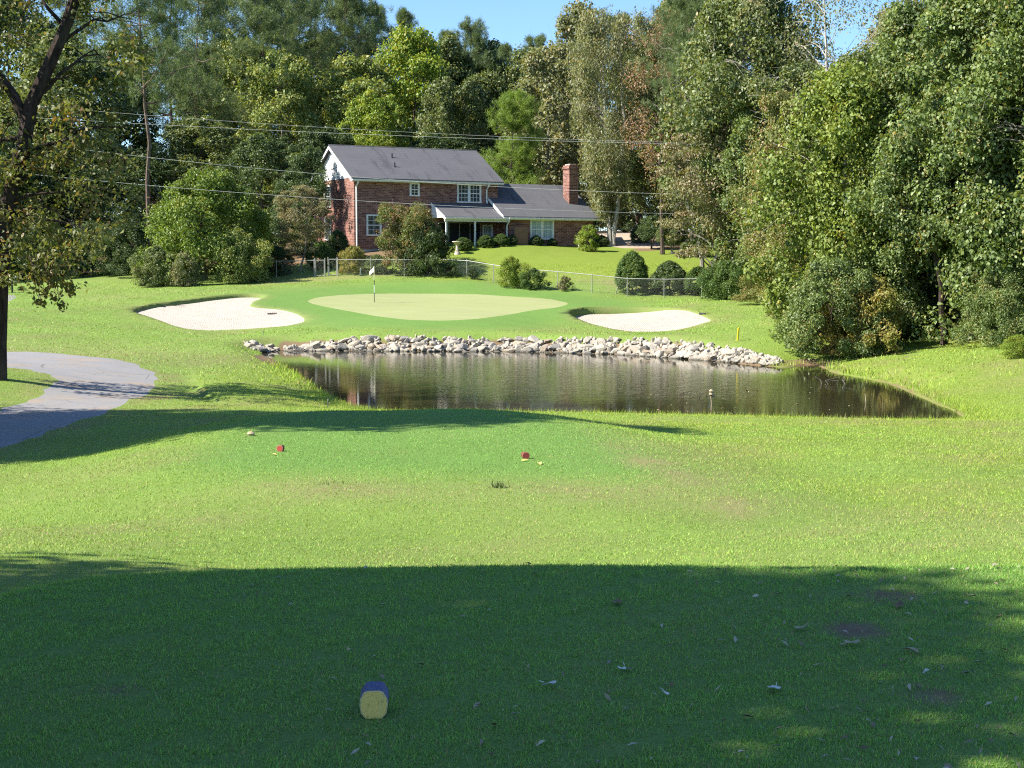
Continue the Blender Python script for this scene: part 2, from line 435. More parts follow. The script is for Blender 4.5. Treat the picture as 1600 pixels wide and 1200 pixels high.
# ------------------------------------------------------------------ ground materials
FAIR = (.232, .352, .062); MOWN = (.180, .352, .064); DRY = (.36, .30, .14); LUSH = (.265, .360, .036); SOIL = (.20, .125, .07)
def grass_material():
    g = NT("turf"); co = g.coord()
    at = g.n("ShaderNodeAttribute", attribute_name="zone"); sep = g.n("ShaderNodeSeparateColor"); g.l(at.outputs["Color"], sep.inputs[0])
    big = g.noise(co, .22, 5, .6); mid = g.noise(co, 1.3, 5, .65, .5); fine = g.noise(co, 9, 6, .75); hair = g.noise(co, 55, 3, .7)
    c = g.mix(g.ramp(big, .35, .68), FAIR, tuple(v*1.22 for v in FAIR))
    c = g.mix(sep.outputs[0], c, g.mix(mid, tuple(v*.86 for v in MOWN), tuple(v*1.12 for v in MOWN)))
    c = g.mix(sep.outputs[2], c, g.mix(mid, tuple(v*.82 for v in LUSH), tuple(v*1.15 for v in LUSH)))
    dryf = g.math('MULTIPLY', sep.outputs[1], g.ramp(g.math('ADD', g.math('MULTIPLY', mid, .6), g.math('MULTIPLY', fine, .5)), .35, .7, .25, 1.25))
    c = g.mix(dryf, c, DRY)
    # thin patches everywhere: single straws and darker holes
    c = g.mix(g.ramp(fine, .60, .78, 0, .55), c, (.31, .28, .12))
    c = g.mix(g.ramp(fine, .42, .26, 0, .65), c, (.045, .075, .022))
    c = g.mix(g.ramp(hair, .38, .72, 0, .5), g.mix(.35, c, (0.03, .06, .02)), g.mix(.3, c, (.33, .36, .12)))
    c = g.mix(.22, c, (.05, .065, .025))
    soil = g.mix(fine, (.09, .06, .035), (.27, .19, .11))
    c = g.mix(g.ramp(g.math('ADD', g.math('MULTIPLY', at.outputs["Alpha"], .8), g.math('MULTIPLY', mid, .35)), .42, .78), c, soil)
    h = g.math('ADD', g.math('MULTIPLY', fine, .6), g.math('MULTIPLY', hair, .35))
    return g.done(g.bsdf(c, .85, .15, g.bump(h, .75, .045)))
M = {}
M['turf'] = grass_material()
g = NT("putting_turf"); co = g.coord()
c = g.mix(g.noise(co, .5, 5, .6), (.250, .285, .118), (.28, .305, .136))
c = g.mix(g.ramp(g.noise(g.coord('Object', (.12, 1.3, 1)), 1.6, 4, .6), .42, .62, 0, .35), c, (.325, .325, .185))
c = g.mix(g.ramp(g.noise(co, 7, 5, .7), .6, .8, 0, .4), c, (.22, .27, .08))
M['green'] = g.done(g.bsdf(c, .8, .15, g.bump(g.noise(co, 40, 3), .3, .01)))
g = NT("bunker_sand"); co = g.coord()
n = g.noise(co, 1.2, 6, .65); rk = g.n("ShaderNodeTexWave"); g.l(co, rk.inputs[0]); rk.inputs[1].default_value = 3.2; rk.inputs[2].default_value = 6; rk.inputs[3].default_value = 3
c = g.mix(n, (.40, .35, .29), (.48, .435, .375)); c = g.mix(g.ramp(g.noise(co, 2.2, 6, .75), .50, .68, 0, .7), c, (.33, .27, .21))
M['sand'] = g.done(g.bsdf(c, .9, .1, g.bump(g.math('ADD', rk.outputs[1], g.math('MULTIPLY', g.noise(co, 14, 5), 1.5)), .5, .035)))
g = NT("path_asphalt"); co = g.coord()
c = g.mix(g.noise(co, .9, 6, .6), (.165, .165, .172), (.235, .23, .232)); c = g.mix(g.ramp(g.noise(co, 45, 4, .7), .35, .7, 0, .6), c, (.34, .325, .315))
c = g.mix(g.ramp(g.noise(co, .45, 6, .7), .50, .66), c, (.29, .235, .185))
vr = g.n("ShaderNodeTexVoronoi"); vr.feature = 'DISTANCE_TO_EDGE'; g.l(co, vr.inputs["Vector"]); vr.inputs["Scale"].default_value = .5
c = g.mix(g.ramp(vr.outputs[0], .012, .0, 0, .6), c, (.10, .10, .09))
M['path'] = g.done(g.bsdf(c, .88, .2, g.bump(g.noise(co, 70, 3), .4, .01)))
g = NT("drive_dirt"); co = g.coord(); c = g.mix(g.noise(co, .8, 6, .65), (.30, .235, .175), (.46, .38, .30))
M['dirt'] = g.done(g.bsdf(c, .95, .1))
g = NT("pond_water"); co = g.coord()
wv = g.noise(g.coord('Object', (1.0, 2.6, 1)), 2.3, 3, .55, .3); wv2 = g.noise(g.coord('Object', (1.0, 2.2, 1)), 9, 3, .6)
h = g.math('ADD', g.math('MULTIPLY', wv, .75), g.math('MULTIPLY', wv2, .16))
# the lee under the rock bank is calmer than the open middle
calm = g.n("ShaderNodeAttribute", attribute_name="calm")
bp = g.n("ShaderNodeBump"); g.l(h, bp.inputs["Height"]); bp.inputs["Distance"].default_value = .05
g.l(g.math('MULTIPLY', calm.outputs["Fac"], .22), bp.inputs["Strength"])
p = g.n("ShaderNodeBsdfPrincipled"); p.inputs["Base Color"].default_value = (.030, .027, .014, 1); p.inputs["Roughness"].default_value = .03
p.inputs["IOR"].default_value = 1.33; p.inputs["Specular IOR Level"].default_value = .5; g.l(bp.outputs[0], p.inputs["Normal"])
M['water'] = g.done(p.outputs[0])

me, u = sub("ground", 0)
Z = zones(TV[u, 0], TV[u, 1])
ca = me.color_attributes.new("zone", 'FLOAT_COLOR', 'POINT'); ca.data.foreach_set("color", Z.astype(np.float32).ravel())
tag(link_mesh("ground", me, M['turf']), kind="structure", label="rolling golf course turf between tees, pond and house")
me, _ = sub("putting_green", 1); tag(link_mesh("putting_green", me, M['green']), kind="structure", label="pale smooth putting green beyond the pond")
me, _ = sub("sand_bunker", 2); tag(link_mesh("sand_bunker", me, M['sand']), kind="structure", label="kidney shaped white sand bunker beside the green")
me, _ = sub("sand_bunker", 3); tag(link_mesh("sand_bunker", me, M['sand']), kind="structure", label="oval white sand bunker with a shaded lip above the rocks")
me, _ = sub("cart_path", 4); tag(link_mesh("cart_path", me, M['path']), kind="structure", label="grey cart path curving past the leaning tree")
me, _ = sub("path", 5); tag(link_mesh("path", me, M['path']), kind="structure", label="far grey patch of path")
me, _ = sub("driveway", 6); tag(link_mesh("driveway", me, M['dirt']), kind="structure", label="tan dirt driveway beside the house")
# water surface
lo, hi_ = POND.min(0), POND.max(0)
xs = np.arange(lo[0]-1, hi_[0]+1.01, .8); ys = np.arange(lo[1]-1, hi_[1]+1.01, .8)
X, Y = np.meshgrid(xs, ys); n0, n1 = X.shape
idx = np.arange(n0*n1).reshape(n0, n1)
q = np.stack([idx[:-1, :-1], idx[:-1, 1:], idx[1:, 1:], idx[1:, :-1]], -1).reshape(-1, 4)
cx = X.ravel()[q].mean(1); cyy = Y.ravel()[q].mean(1); q = q[sdist(cx, cyy, POND) > -1.0]
uu, inv = np.unique(q, return_inverse=True)
Vw = np.column_stack([X.ravel()[uu], Y.ravel()[uu], np.full(len(uu), ZW)])
me = mesh_fixed("pond_water", Vw, inv.reshape(-1, 4))
at_ = me.attributes.new("calm", 'FLOAT', 'POINT')
dsh = sdist(Vw[:, 0], Vw[:, 1], POND)
at_.data.foreach_set("value", (.10+.90*smooth(1.0, 7.0, dsh)*smooth(17, 8, Vw[:, 0])).astype(np.float32))
tag(link_mesh("pond_water", me, M['water']), kind="structure", label="dark still pond reflecting the trees and the rock bank")
# ------------------------------------------------------------------ house materials
def brick_mat():
    g = NT("old_brick")
    ge = g.n("ShaderNodeNewGeometry"); tc = g.coord()
    sx = g.n("ShaderNodeSeparateXYZ"); g.l(tc, sx.inputs[0])
    cb = g.n("ShaderNodeCombineXYZ"); g.l(g.math('ADD', sx.outputs[0], sx.outputs[1]), cb.inputs[0]); g.l(sx.outputs[2], cb.inputs[1])
    b = g.n("ShaderNodeTexBrick"); g.l(cb.outputs[0], b.inputs["Vector"])
    b.inputs["Scale"].default_value = 1.0; b.inputs["Brick Width"].default_value = .42; b.inputs["Row Height"].default_value = .13
    b.inputs["Mortar Size"].default_value = .014; b.inputs["Bias"].default_value = -.1
    b.inputs["Color1"].default_value = (.14, .05, .038, 1); b.inputs["Color2"].default_value = (.40, .19, .145, 1); b.inputs["Mortar"].default_value = (.34, .27, .23, 1)
    n = g.noise(cb.outputs[0], 1.1, 5, .7)
    c = g.mix(g.ramp(n, .3, .7, 0, .45), b.outputs[0], (.13, .055, .045))
    c = g.mix(g.ramp(g.noise(cb.outputs[0], 4.5, 4, .7), .57, .72, 0, .7), c, (.50, .33, .27))
    return g.done(g.bsdf(c, .9, .2, g.bump(b.outputs[1], .3, -.01)))
M['brick'] = brick_mat()
g = NT("asphalt_shingle"); co = g.coord()
c = g.mix(g.noise(co, .7, 6, .65), (.074, .076, .086), (.128, .128, .140))
c = g.mix(g.ramp(g.noise(g.coord('Object', (1.2, .18, .18)), 1.1, 5, .7), .52, .68, 0, .6), c, (.032, .032, .038))
c = g.mix(g.ramp(g.noise(co, 22, 4, .7), .4, .75, 0, .5), c, (.15, .147, .15))
wv = g.n("ShaderNodeTexWave"); wv.bands_direction = 'Z'; g.l(co, wv.inputs[0]); wv.inputs[1].default_value = 1.9
M['shingle'] = g.done(g.bsdf(c, .9, .2, g.bump(g.math('ADD', wv.outputs[1], g.noise(co, 18, 3)), .5, .015)))
M['white'] = plain("white_paint", (.78, .78, .76), .5, .4, .07, 3, dirt=(.60, .58, .53))
M['siding'] = plain("white_siding", (.74, .75, .76), .6, .3, .06, 2)
M['found'] = plain("grey_block", (.42, .42, .41), .9, .2, .2, 4)
g = NT("window_glass"); co = g.coord(); c = g.mix(g.ramp(g.noise(g.coord('Object', (5, 5, .6)), 1.6, 3), .4, .6), (.02, .025, .03), (.10, .115, .13))
M['glass'] = g.done(g.bsdf(c, .06, .6))
g = NT("curtained_glass"); c = g.mix(g.ramp(g.noise(g.coord('Object', (9, 9, .3)), 2, 3), .35, .65), (.28, .36, .40), (.46, .54, .56))
M['curtain'] = g.done(g.bsdf(c, .12, .5))
M['dark'] = plain("dark_screen", (.022, .022, .025), .7, .2, .4, 3)
M['galv'] = plain("galvanised_steel", (.30, .30, .285), .55, .4, .2, 5, metal=.3)
M['wood'] = plain("brown_board", (.23, .135, .095), .8, .2, .25, 4, bump=.01)
M['stone'] = plain("pale_stone", (.50, .44, .37), .9, .2, .3, 5, bump=.02)

# ------------------------------------------------------------------ brick house
AL = R(27)
HX, HY = (555-800)/F*112, 112.0
house = empty("brick_house", (HX, HY, 2.35), AL)
tag(house, "red brick split level house with dark shingle roofs and white trim behind the green", "house")
L1, EV, RG, DP = 12.67, 6.0, 8.65, 9.6          # length, eave, ridge, depth of the tall block
def win(mb_f, mb_g, u0, u1, z0, z1, v, axis='u', cols=1, mull=(2, 3), fw=.11):
    """window with casing, sash bars and glass; axis u = front wall, v = left gable wall"""
    def B(mb, a0, a1, b0, b1, c0, c1):              # a along the wall, b outwards, c up
        if axis == 'u': mb.box(a0, a1, v-b1, v-b0, c0, c1)
        else: mb.box(v-b1, v-b0, a0, a1, c0, c1)
    B(mb_f, u0-fw, u0, .004, .075, z0, z1); B(mb_f, u1, u1+fw, .004, .075, z0, z1)
    B(mb_f, u0-fw, u1+fw, .004, .078, z1, z1+fw); B(mb_f, u0-fw-.03, u1+fw+.03, .004, .11, z0-fw, z0)
    wd = (u1-u0)/cols
    for i in range(cols):
        a, b = u0+i*wd, u0+(i+1)*wd
        if i: B(mb_f, a-.07, a+.07, .004, .074, z0, z1)
        a2, b2 = a+(.07 if i else 0), b-(.07 if i < cols-1 else 0)
        zm = (z0+z1)/2
        B(mb_f, a2, b2, .012, .060, zm-.035, zm+.035)
        B(mb_f, a2, a2+.045, .012, .055, z0, z1); B(mb_f, b2-.045, b2, .012, .055, z0, z1)
        for k in range(1, mull[0]+1):
            xx = a2+(b2-a2)*k/(mull[0]+1); B(mb_f, xx-.012, xx+.012, .012, .040, z0, z1)
        for zz in (z0+(z1-z0)*.25, z0+(z1-z0)*.75): B(mb_f, a2, b2, .012, .038, zz-.012, zz+.012)
    B(mb_g, u0, u1, .002, .018, z0, z1)
def window(name, parent, gl, *a, label=None, **k):
    f = MB(); gm = MB(); win(f, gm, *a, **k)
    o = f.build(name, M['white'], parent); 
    if label: o["label"] = label
    gm.build("pane", gl, o)
    return o
# tall block walls (solid shell), gable siding above the eave line
mb = MB()
mb.box(0, L1, 0, DP, .35, EV); mb.build("wall", M['brick'], house)
mb = MB(); mb.box(.03, L1-.03, .03, DP-.03, -1.2, .35); mb.build("foundation", M['found'], house)
gb = MB()
n = 13
for i in range(n):                                  # lapped white boards up the gable
    z0 = EV+.003+i*(RG-EV-.15)/n; z1 = EV+(i+1)*(RG-EV-.15)/n
    y0 = DP/2*(z0-EV)/(RG-EV); t = .035
    gb.poly([(-t, y0, z0), (-.012, DP/2*(z1-EV)/(RG-EV), z1), (-.012, DP-DP/2*(z1-EV)/(RG-EV), z1), (-t, DP-y0, z0)])
gb.prism([(0, 0, EV+.003), (0, DP, EV+.003), (0, DP/2, RG-.06)], (L1, 0, 0))
gs = gb.build("gable_siding", M['siding'], house)
vb = MB(); vb.box(-.08, -.036, DP/2-.45, DP/2+.45, EV+.9, EV+2.0)
for i in range(8): vb.box(-.10, -.081, DP/2-.40, DP/2+.40, EV+.97+i*.125, EV+1.03+i*.125)
vb.build("louver_vent", M['white'], gs)
def roof_plane(mb, u0, u1, v0, z0, v1, z1, th=.14):
    L = math.hypot(v1-v0, z1-z0); nv, nz = -(z1-z0)/L*th, (v1-v0)/L*th
    if nz < 0: nv, nz = -nv, -nz
    mb.prism([(u0, v0, z0), (u1, v0, z0), (u1, v1, z1), (u0, v1, z1)], (0, nv, nz))
sl_ = (RG-EV)/(DP/2); ov = .42
rf = MB()
roof_plane(rf, -.35, L1+.35, -ov, EV-ov*sl_+.05, DP/2, RG+.05)
roof_plane(rf, -.35, L1+.35, DP+ov, EV-ov*sl_+.05, DP/2, RG+.05)
rf.tube([(-.35, DP/2, RG+.18), (L1+.35, DP/2, RG+.18)], .07, 6)
roof = rf.build("roof", M['shingle'], house)
for (u, v) in ((4.1, 1.5), (4.5, 3.05)):
    z = EV+sl_*v+.12
    v_ = MB(); v_.lathe([(.055, 0), (.055, .42), (.03, .421)], 10, (u, v, z)); v_.lathe([(.16, 0), (.065, .07)], 10, (u, v, z+.02)); v_.build("vent_pipe", M['dark'], roof)
tr = MB()
# rake boards and fascia
for s in (0, 1):
    x = -.375 if s == 0 else L1+.352
    L = math.hypot(DP/2+ov, RG-EV+ov*sl_)
    for q in (0, 1):
        ya, yb = (-ov, DP/2) if q == 0 else (DP+ov, DP/2)
        tr.prism([(x, ya, EV-ov*sl_-.10), (x, ya, EV-ov*sl_+.12), (x, yb, RG+.10), (x, yb, RG-.12)], (.024, 0, 0))
tr.box(-.35, L1+.35, -ov-.03, -ov-.003, EV-ov*sl_-.10, EV-ov*sl_+.07)
tr.box(-.32, L1+.32, -ov+.005, -.003, EV-ov*sl_-.09, EV-ov*sl_-.06)
tr.build("fascia", M['white'], house)
def gutter(u0, u1, v, z, par):
    m_ = MB(); m_.prism([(u0, v, z), (u0, v-.10, z+.02), (u0, v-.13, z+.13), (u0, v, z+.13)], (u1-u0, 0, 0)); m_.build("gutter", M['white'], par)
gutter(-.33, L1+.33, -ov-.034, EV-ov*sl_-.07, house)
def downspout(u, v, z1, z0, vw, par):
    m_ = MB(); m_.tube([(u, v, z1), (u, v, z1-.14), (u, vw-.07, z1-.45), (u, vw-.07, z0+.2), (u, vw-.22, z0)], .065, 6); m_.build("downspout", M['white'], par)
downspout(.18, -ov-.08, EV-ov*sl_-.05, -.1, 0, house)
downspout(11.62, -ov-.08, EV-ov*sl_-.05, 4.15, 0, house)
# front windows of the tall block
window("window", house, M['glass'], 4.86, 5.50, 4.72, 5.56, 0.0, mull=(1, 2), label="small white upstairs window")
window("window", house, M['glass'], 9.05, 11.02, 4.28, 5.60, 0.0, cols=2, mull=(2, 2), label="wide double upstairs window")
window("window", house, M['glass'], 1.12, 2.18, 1.52, 2.98, 0.0, mull=(1, 2), label="tall white downstairs window beside the bushes")
window("window", house, M['glass'], 5.4, 6.7, 3.9, 5.5, 0.0, axis='v', cols=1, mull=(1, 2))
window("window", house, M['glass'], 5.4, 6.7, 1.2, 2.9, 0.0, axis='v', cols=1, mull=(1, 2))
# wing
W0, W1, WF, WB = 12.5, 20.4, -2.4, 7.2
WE, WR, WRV = 2.88, 5.85, 2.4
mb = MB(); mb.box(W0, W1, WF, WB, -.55, WE-.02)
mb.prism([(W0+.3, WF, WE-.015), (W0+.3, WB, WE-.015), (W0+.3, WRV, WR-.2)], (W1-W0-.302, 0, 0)); mb.build("wing_wall", M['brick'], house)
ws = (WR-WE)/(WRV-WF+.4)
wr = MB()
roof_plane(wr, L1+.02, W1+.4, -.004, WE+.02+ws*(2.8-.004), WRV, WR)
roof_plane(wr, 11.8, W1+.4, WF-.4, WE+.02, -.006, WE+.02+ws*(2.794))
roof_plane(wr, L1+.02, W1+.4, WB+.4, WE+.02, WRV, WR)
wroof = wr.build("wing_roof", M['shingle'], house)
tr = MB()
tr.box(11.8, W1+.4, WF-.43, WF-.403, WE-.12, WE+.10)
tr.box(12.6, W1+.3, WF-.39, WF-.003, WE-.115, WE-.09)
tr.prism([(11.775, WF-.4, WE-.08), (11.775, WF-.4, WE+.19), (11.775, -.01, WE+.19+ws*2.79), (11.775, -.01, WE-.08+ws*2.79)], (.022, 0, 0))
for (ya, yb) in ((WF-.4, WRV), (WB+.4, WRV)):
    tr.prism([(W1+.402, ya, WE-.12), (W1+.402, ya, WE+.14), (W1+.402, yb, WR+.12), (W1+.402, yb, WR-.14)], (.024, 0, 0))
tr.build("wing_fascia", M['white'], house)
gutter(12.3, W1+.38, WF-.434, WE-.09, house)
window("window", house, M['curtain'], 14.55, 16.55, 1.28, 2.72, WF, cols=2, mull=(1, 2), label="wide white window with pale curtains on the low wing")
# chimney through the wing roof
ch = MB(); ch.box(19.05, 19.9, -.75, .35, 2.9, 7.2); ch.box(18.98, 19.97, -.82, .42, 7.201, 7.37); ch.box(19.05, 19.9, -.75, .35, 7.371, 7.5)
cho = ch.build("chimney", M['brick'], house)
cc = MB(); cc.box(19.17, 19.78, -.6, .2, 7.501, 7.6); cc.build("chimney_cap", M['stone'], cho)
# porch
PU0, PU1, PF = 6.62, 12.48, -2.75
pr = MB(); ps = (4.02-2.86)/2.75
roof_plane(pr, PU0, PU1+.9, PF, 2.83, -.012, 4.02, .11)
proof = pr.build("porch_roof", M['shingle'], house)
tr = MB()
tr.prism([(PU0-.026, PF, 2.70), (PU0-.026, PF, 2.96), (PU0-.026, -.01, 4.15), (PU0-.026, -.01, 3.88)], (.024, 0, 0))
tr.prism([(PU0+.02, PF+.30, 2.88), (PU0+.02, -.06, 2.88), (PU0+.02, -.06, 3.84)], (.03, 0, 0))
tr.box(PU0, PU1-.1, PF-.028, PF-.002, 2.70, 2.93); tr.box(PU0+.05, PU1-.03, PF+.1, PF+.25, 2.56, 2.80)
tr.build("porch_trim", M['white'], house)
gutter(PU0, PU1-.15, PF-.03, 2.74, house)
downspout(12.28, PF-.10, 2.75, .05, WF, house)
for u in (6.82, 9.35):
    p_ = MB(); p_.box(u-.06, u+.06, PF+.12, PF+.24, .36, 2.555); p_.build("porch_post", M['white'], house)
fl = MB(); fl.box(PU0, PU1-.02, PF+.02, -.004, -.4, .36); fl.build("porch_floor", M['found'], house)
# porch back wall: sliding glass doors and a screen
sd = MB()
for i in range(5): sd.box(7.2+i*.95, 7.27+i*.95, -.075, -.004, .365, 2.5)
sd.box(7.2, 11.07, -.075, -.004, 2.5, 2.58)
so_ = sd.build("sliding_door", M['galv'], house)
sg = MB(); sg.box(7.27, 11.0, -.035, -.003, .365, 2.5); sg.build("pane", M['dark'], so_)
window("window", house, M['curtain'], 11.35, 12.1, 1.0, 2.3, 0.0, mull=(1, 2), label="small curtained window under the porch roof")
# things standing by the house
def hpos(u, v, z=0.0): 
    return Vector((HX+u*math.cos(AL)-v*math.sin(AL), HY+u*math.sin(AL)+v*math.cos(AL), 2.35+z))
def on_ground(p, dz=0.0): return Vector((p[0], p[1], gz(p[0], p[1])+dz))
p = on_ground(hpos(13.35, WF-.55)); sc_ = MB()
for i in range(8): sc_.box(-.56+i*.14, -.56+i*.14+.132, -.02, .02, -.1, 1.45+.02*(i % 2))
sc_.box(-.56, .56, .021, .06, .35, .45); sc_.box(-.56, .56, .021, .06, 1.1, 1.2)
for x in (-.62, .56): sc_.box(x, x+.06, -.03, .05, -.15, 1.5)
o = sc_.build("board_screen", M['wood']); o.location = p; o.rotation_euler = (0, 0, AL)
tag(o, "brown board screen standing against the brick wall beside the curtained window", "screen")
p = on_ground(hpos(18.4, WF-1.4)); u_ = MB(); u_.lathe([(.2, -.05), (.22, .04), (.17, .1), (.24, .5), (.33, .74), (.36, .8), (.3, .8), (.27, .7)], 18)
o = u_.build("planter", M['stone'], None, True); o.location = p; tag(o, "pale round stone planter at the right end of the brick wing", "planter")
p = on_ground(hpos(6.9, PF-1.7)); u_ = MB(); u_.lathe([(.26, -.1), (.24, .1), (.12, .25), (.11, .7), (.28, .85), (.4, .95), (.38, 1.0), (.3, .93)], 18)
o = u_.build("birdbath", M['stone'], None, True); o.location = p; tag(o, "pale stone birdbath beside the big shrub before the porch", "birdbath")
for (u, v, lb) in ((8.55, PF+.5, "small pale pot on the porch edge nearest the birdbath"), (10.3, PF+.5, "small pale pot on the porch left of the dark chair")):
    u_ = MB(); u_.lathe([(.1, 0), (.16, .26), (.17, .28), (.13, .28), (.12, .22)], 14)
    o = u_.build("flower_pot", M['stone'], None, True); o.location = hpos(u, v, .36+.006); tag(o, lb, "flower pot", "pale pots on the porch")
# porch chair seen dark under the roof
chr_ = empty("porch_chair", hpos(11.1, PF+.9, .362), AL+R(200)); tag(chr_, "dark chair in the shade of the porch between the screens", "chair")
c_ = MB(); c_.box(-.26, .26, -.26, .26, .40, .46); c_.build("seat", M['dark'], chr_)
c_ = MB(); c_.box(-.26, .26, .22, .27, .46, 1.0); c_.build("backrest", M['dark'], chr_)
for sx in (-.23, .19):
    for sy in (-.24, .2):
        c_ = MB(); c_.box(sx, sx+.04, sy, sy+.04, 0, .399); c_.build("leg", M['dark'], chr_)
# neighbour's outbuilding glimpsed between the trees
p = gpos(262, 150); sh = empty("garden_shed", p+Vector((0, 0, -.2)), R(12)); tag(sh, "small pale shed half hidden in the trees behind the big green bush", "shed")
m_ = MB(); m_.box(-2.6, 2.6, 0, 3, 0, 7.2-2.0); m_.build("wall", plain("tan_boards", (.42, .30, .24), .8, .2, .15, 3), sh)
m_ = MB(); roof_plane(m_, -2.9, 2.9, -.4, 5.1, 1.5, 6.4); roof_plane(m_, -2.9, 2.9, 3.4, 5.1, 1.5, 6.4); m_.build("roof", plain("weathered_roof", (.40, .36, .33), .85, .2, .2, 3), sh)
m_ = MB(); m_.box(-.5, .5, -.05, -.004, .2, 2.3); m_.build("door", M['dark'], sh)
# ------------------------------------------------------------------ vegetation: prototypes of real leaf meshes, copied as whole trees
def unit(a): return a/(np.linalg.norm(a, axis=1)[:, None]+1e-9)
def leaf_mesh(name, C, N, L, W, A=None, r=rng):
    """one folded four-point leaf per centre"""
    n = len(C); N = unit(N)
    if A is None: A = r.normal(size=(n, 3))
    A = unit(A-N*(A*N).sum(1)[:, None]); B = np.cross(N, A)
    L = np.broadcast_to(L, n)[:, None]; W = np.broadcast_to(W, n)[:, None]
    V = np.empty((n, 4, 3))
    V[:, 0] = C-A*L*.5; V[:, 1] = C+B*W*.5+N*W*.22-A*L*.06; V[:, 2] = C+A*L*.5-N*L*.12; V[:, 3] = C-B*W*.5+N*W*.22-A*L*.06
    return mesh_fixed(name, V.reshape(-1, 3), np.arange(4*n).reshape(n, 4))
def needle_mesh(name, C, D, L, W, r=rng):
    n = len(C); D = unit(D); S_ = unit(np.cross(D, r.normal(size=(n, 3))))
    L = np.broadcast_to(L, n)[:, None]
    V = np.empty((n, 3, 3)); V[:, 0] = C-S_*W; V[:, 1] = C+S_*W; V[:, 2] = C+D*L
    return mesh_fixed(name, V.reshape(-1, 3), np.arange(3*n).reshape(n, 3))
def clump_leaves(cen, rad, n, r, up=.55, hollow=.35, squash=.75, droop=0.0):
    """n leaves through each clump, most near its skin, faces turned outward and up"""
    k = len(cen); d = unit(r.normal(size=(k*n, 3))); rr = r.uniform(hollow, 1.0, k*n)**.6*np.repeat(rad, n)
    rr *= 1+.28*np.sin(d[:, 0]*5+np.repeat(r.uniform(0, 6, k), n))*np.cos(d[:, 2]*4+d[:, 1]*3)
    P = np.repeat(cen, n, 0)+d*rr[:, None]*np.array([1, 1, squash])
    if droop: P[:, 2] -= droop*r.uniform(0, 1, k*n)**1.5*np.repeat(rad, n)*1.6
    N = d*.6+np.array([0, 0, up])+r.normal(size=(k*n, 3))*.55
    return P, N
PROF = {'oval': lambda t: np.sin(np.pi*np.clip(.06+.90*t, 0, 1))**.65, 'dome': lambda t: np.sqrt(np.clip(1-t*t*.97, 0, 1)),
        'cone': lambda t: 1-.93*t, 'vase': lambda t: .35+.75*np.sin(np.pi*np.clip(.1+.75*t, 0, 1)), 'column': lambda t: (.75+.25*np.sin(7*t+1))*np.sqrt(np.clip(1.02-t**3, 0, 1)),
        'egg': lambda t: np.sin(np.pi*np.clip(.22+.78*t, 0, 1))**.6, 'umbrella': lambda t: .22+.80*np.sin(np.pi*np.clip(t, 0, 1)**1.3*.9), 'spread': lambda t: np.sin(np.pi*np.clip(.18+.80*t, 0, 1))**.45}
def branch_tubes(paths, n=6):
    """many tapered limbs as one tube mesh"""
    m = MB()
    for P, rad in paths: m.tube(P, rad, n, cap=False)
    return m.mesh("limbs", True)
def bend(a, b, k, r, sag=.12, nz=.018):
    a, b = np.array(a, float), np.array(b, float); L = np.linalg.norm(b-a); out = []
    off = r.normal(size=3)*L*.06
    for i in range(k+1):
        t = i/k; p = a+(b-a)*t+off*math.sin(math.pi*t)+np.array([0, 0, sag*L*math.sin(math.pi*t)])+(r.normal(size=3)*L*nz if 0 < i < k else 0)
        out.append(p)
    return out
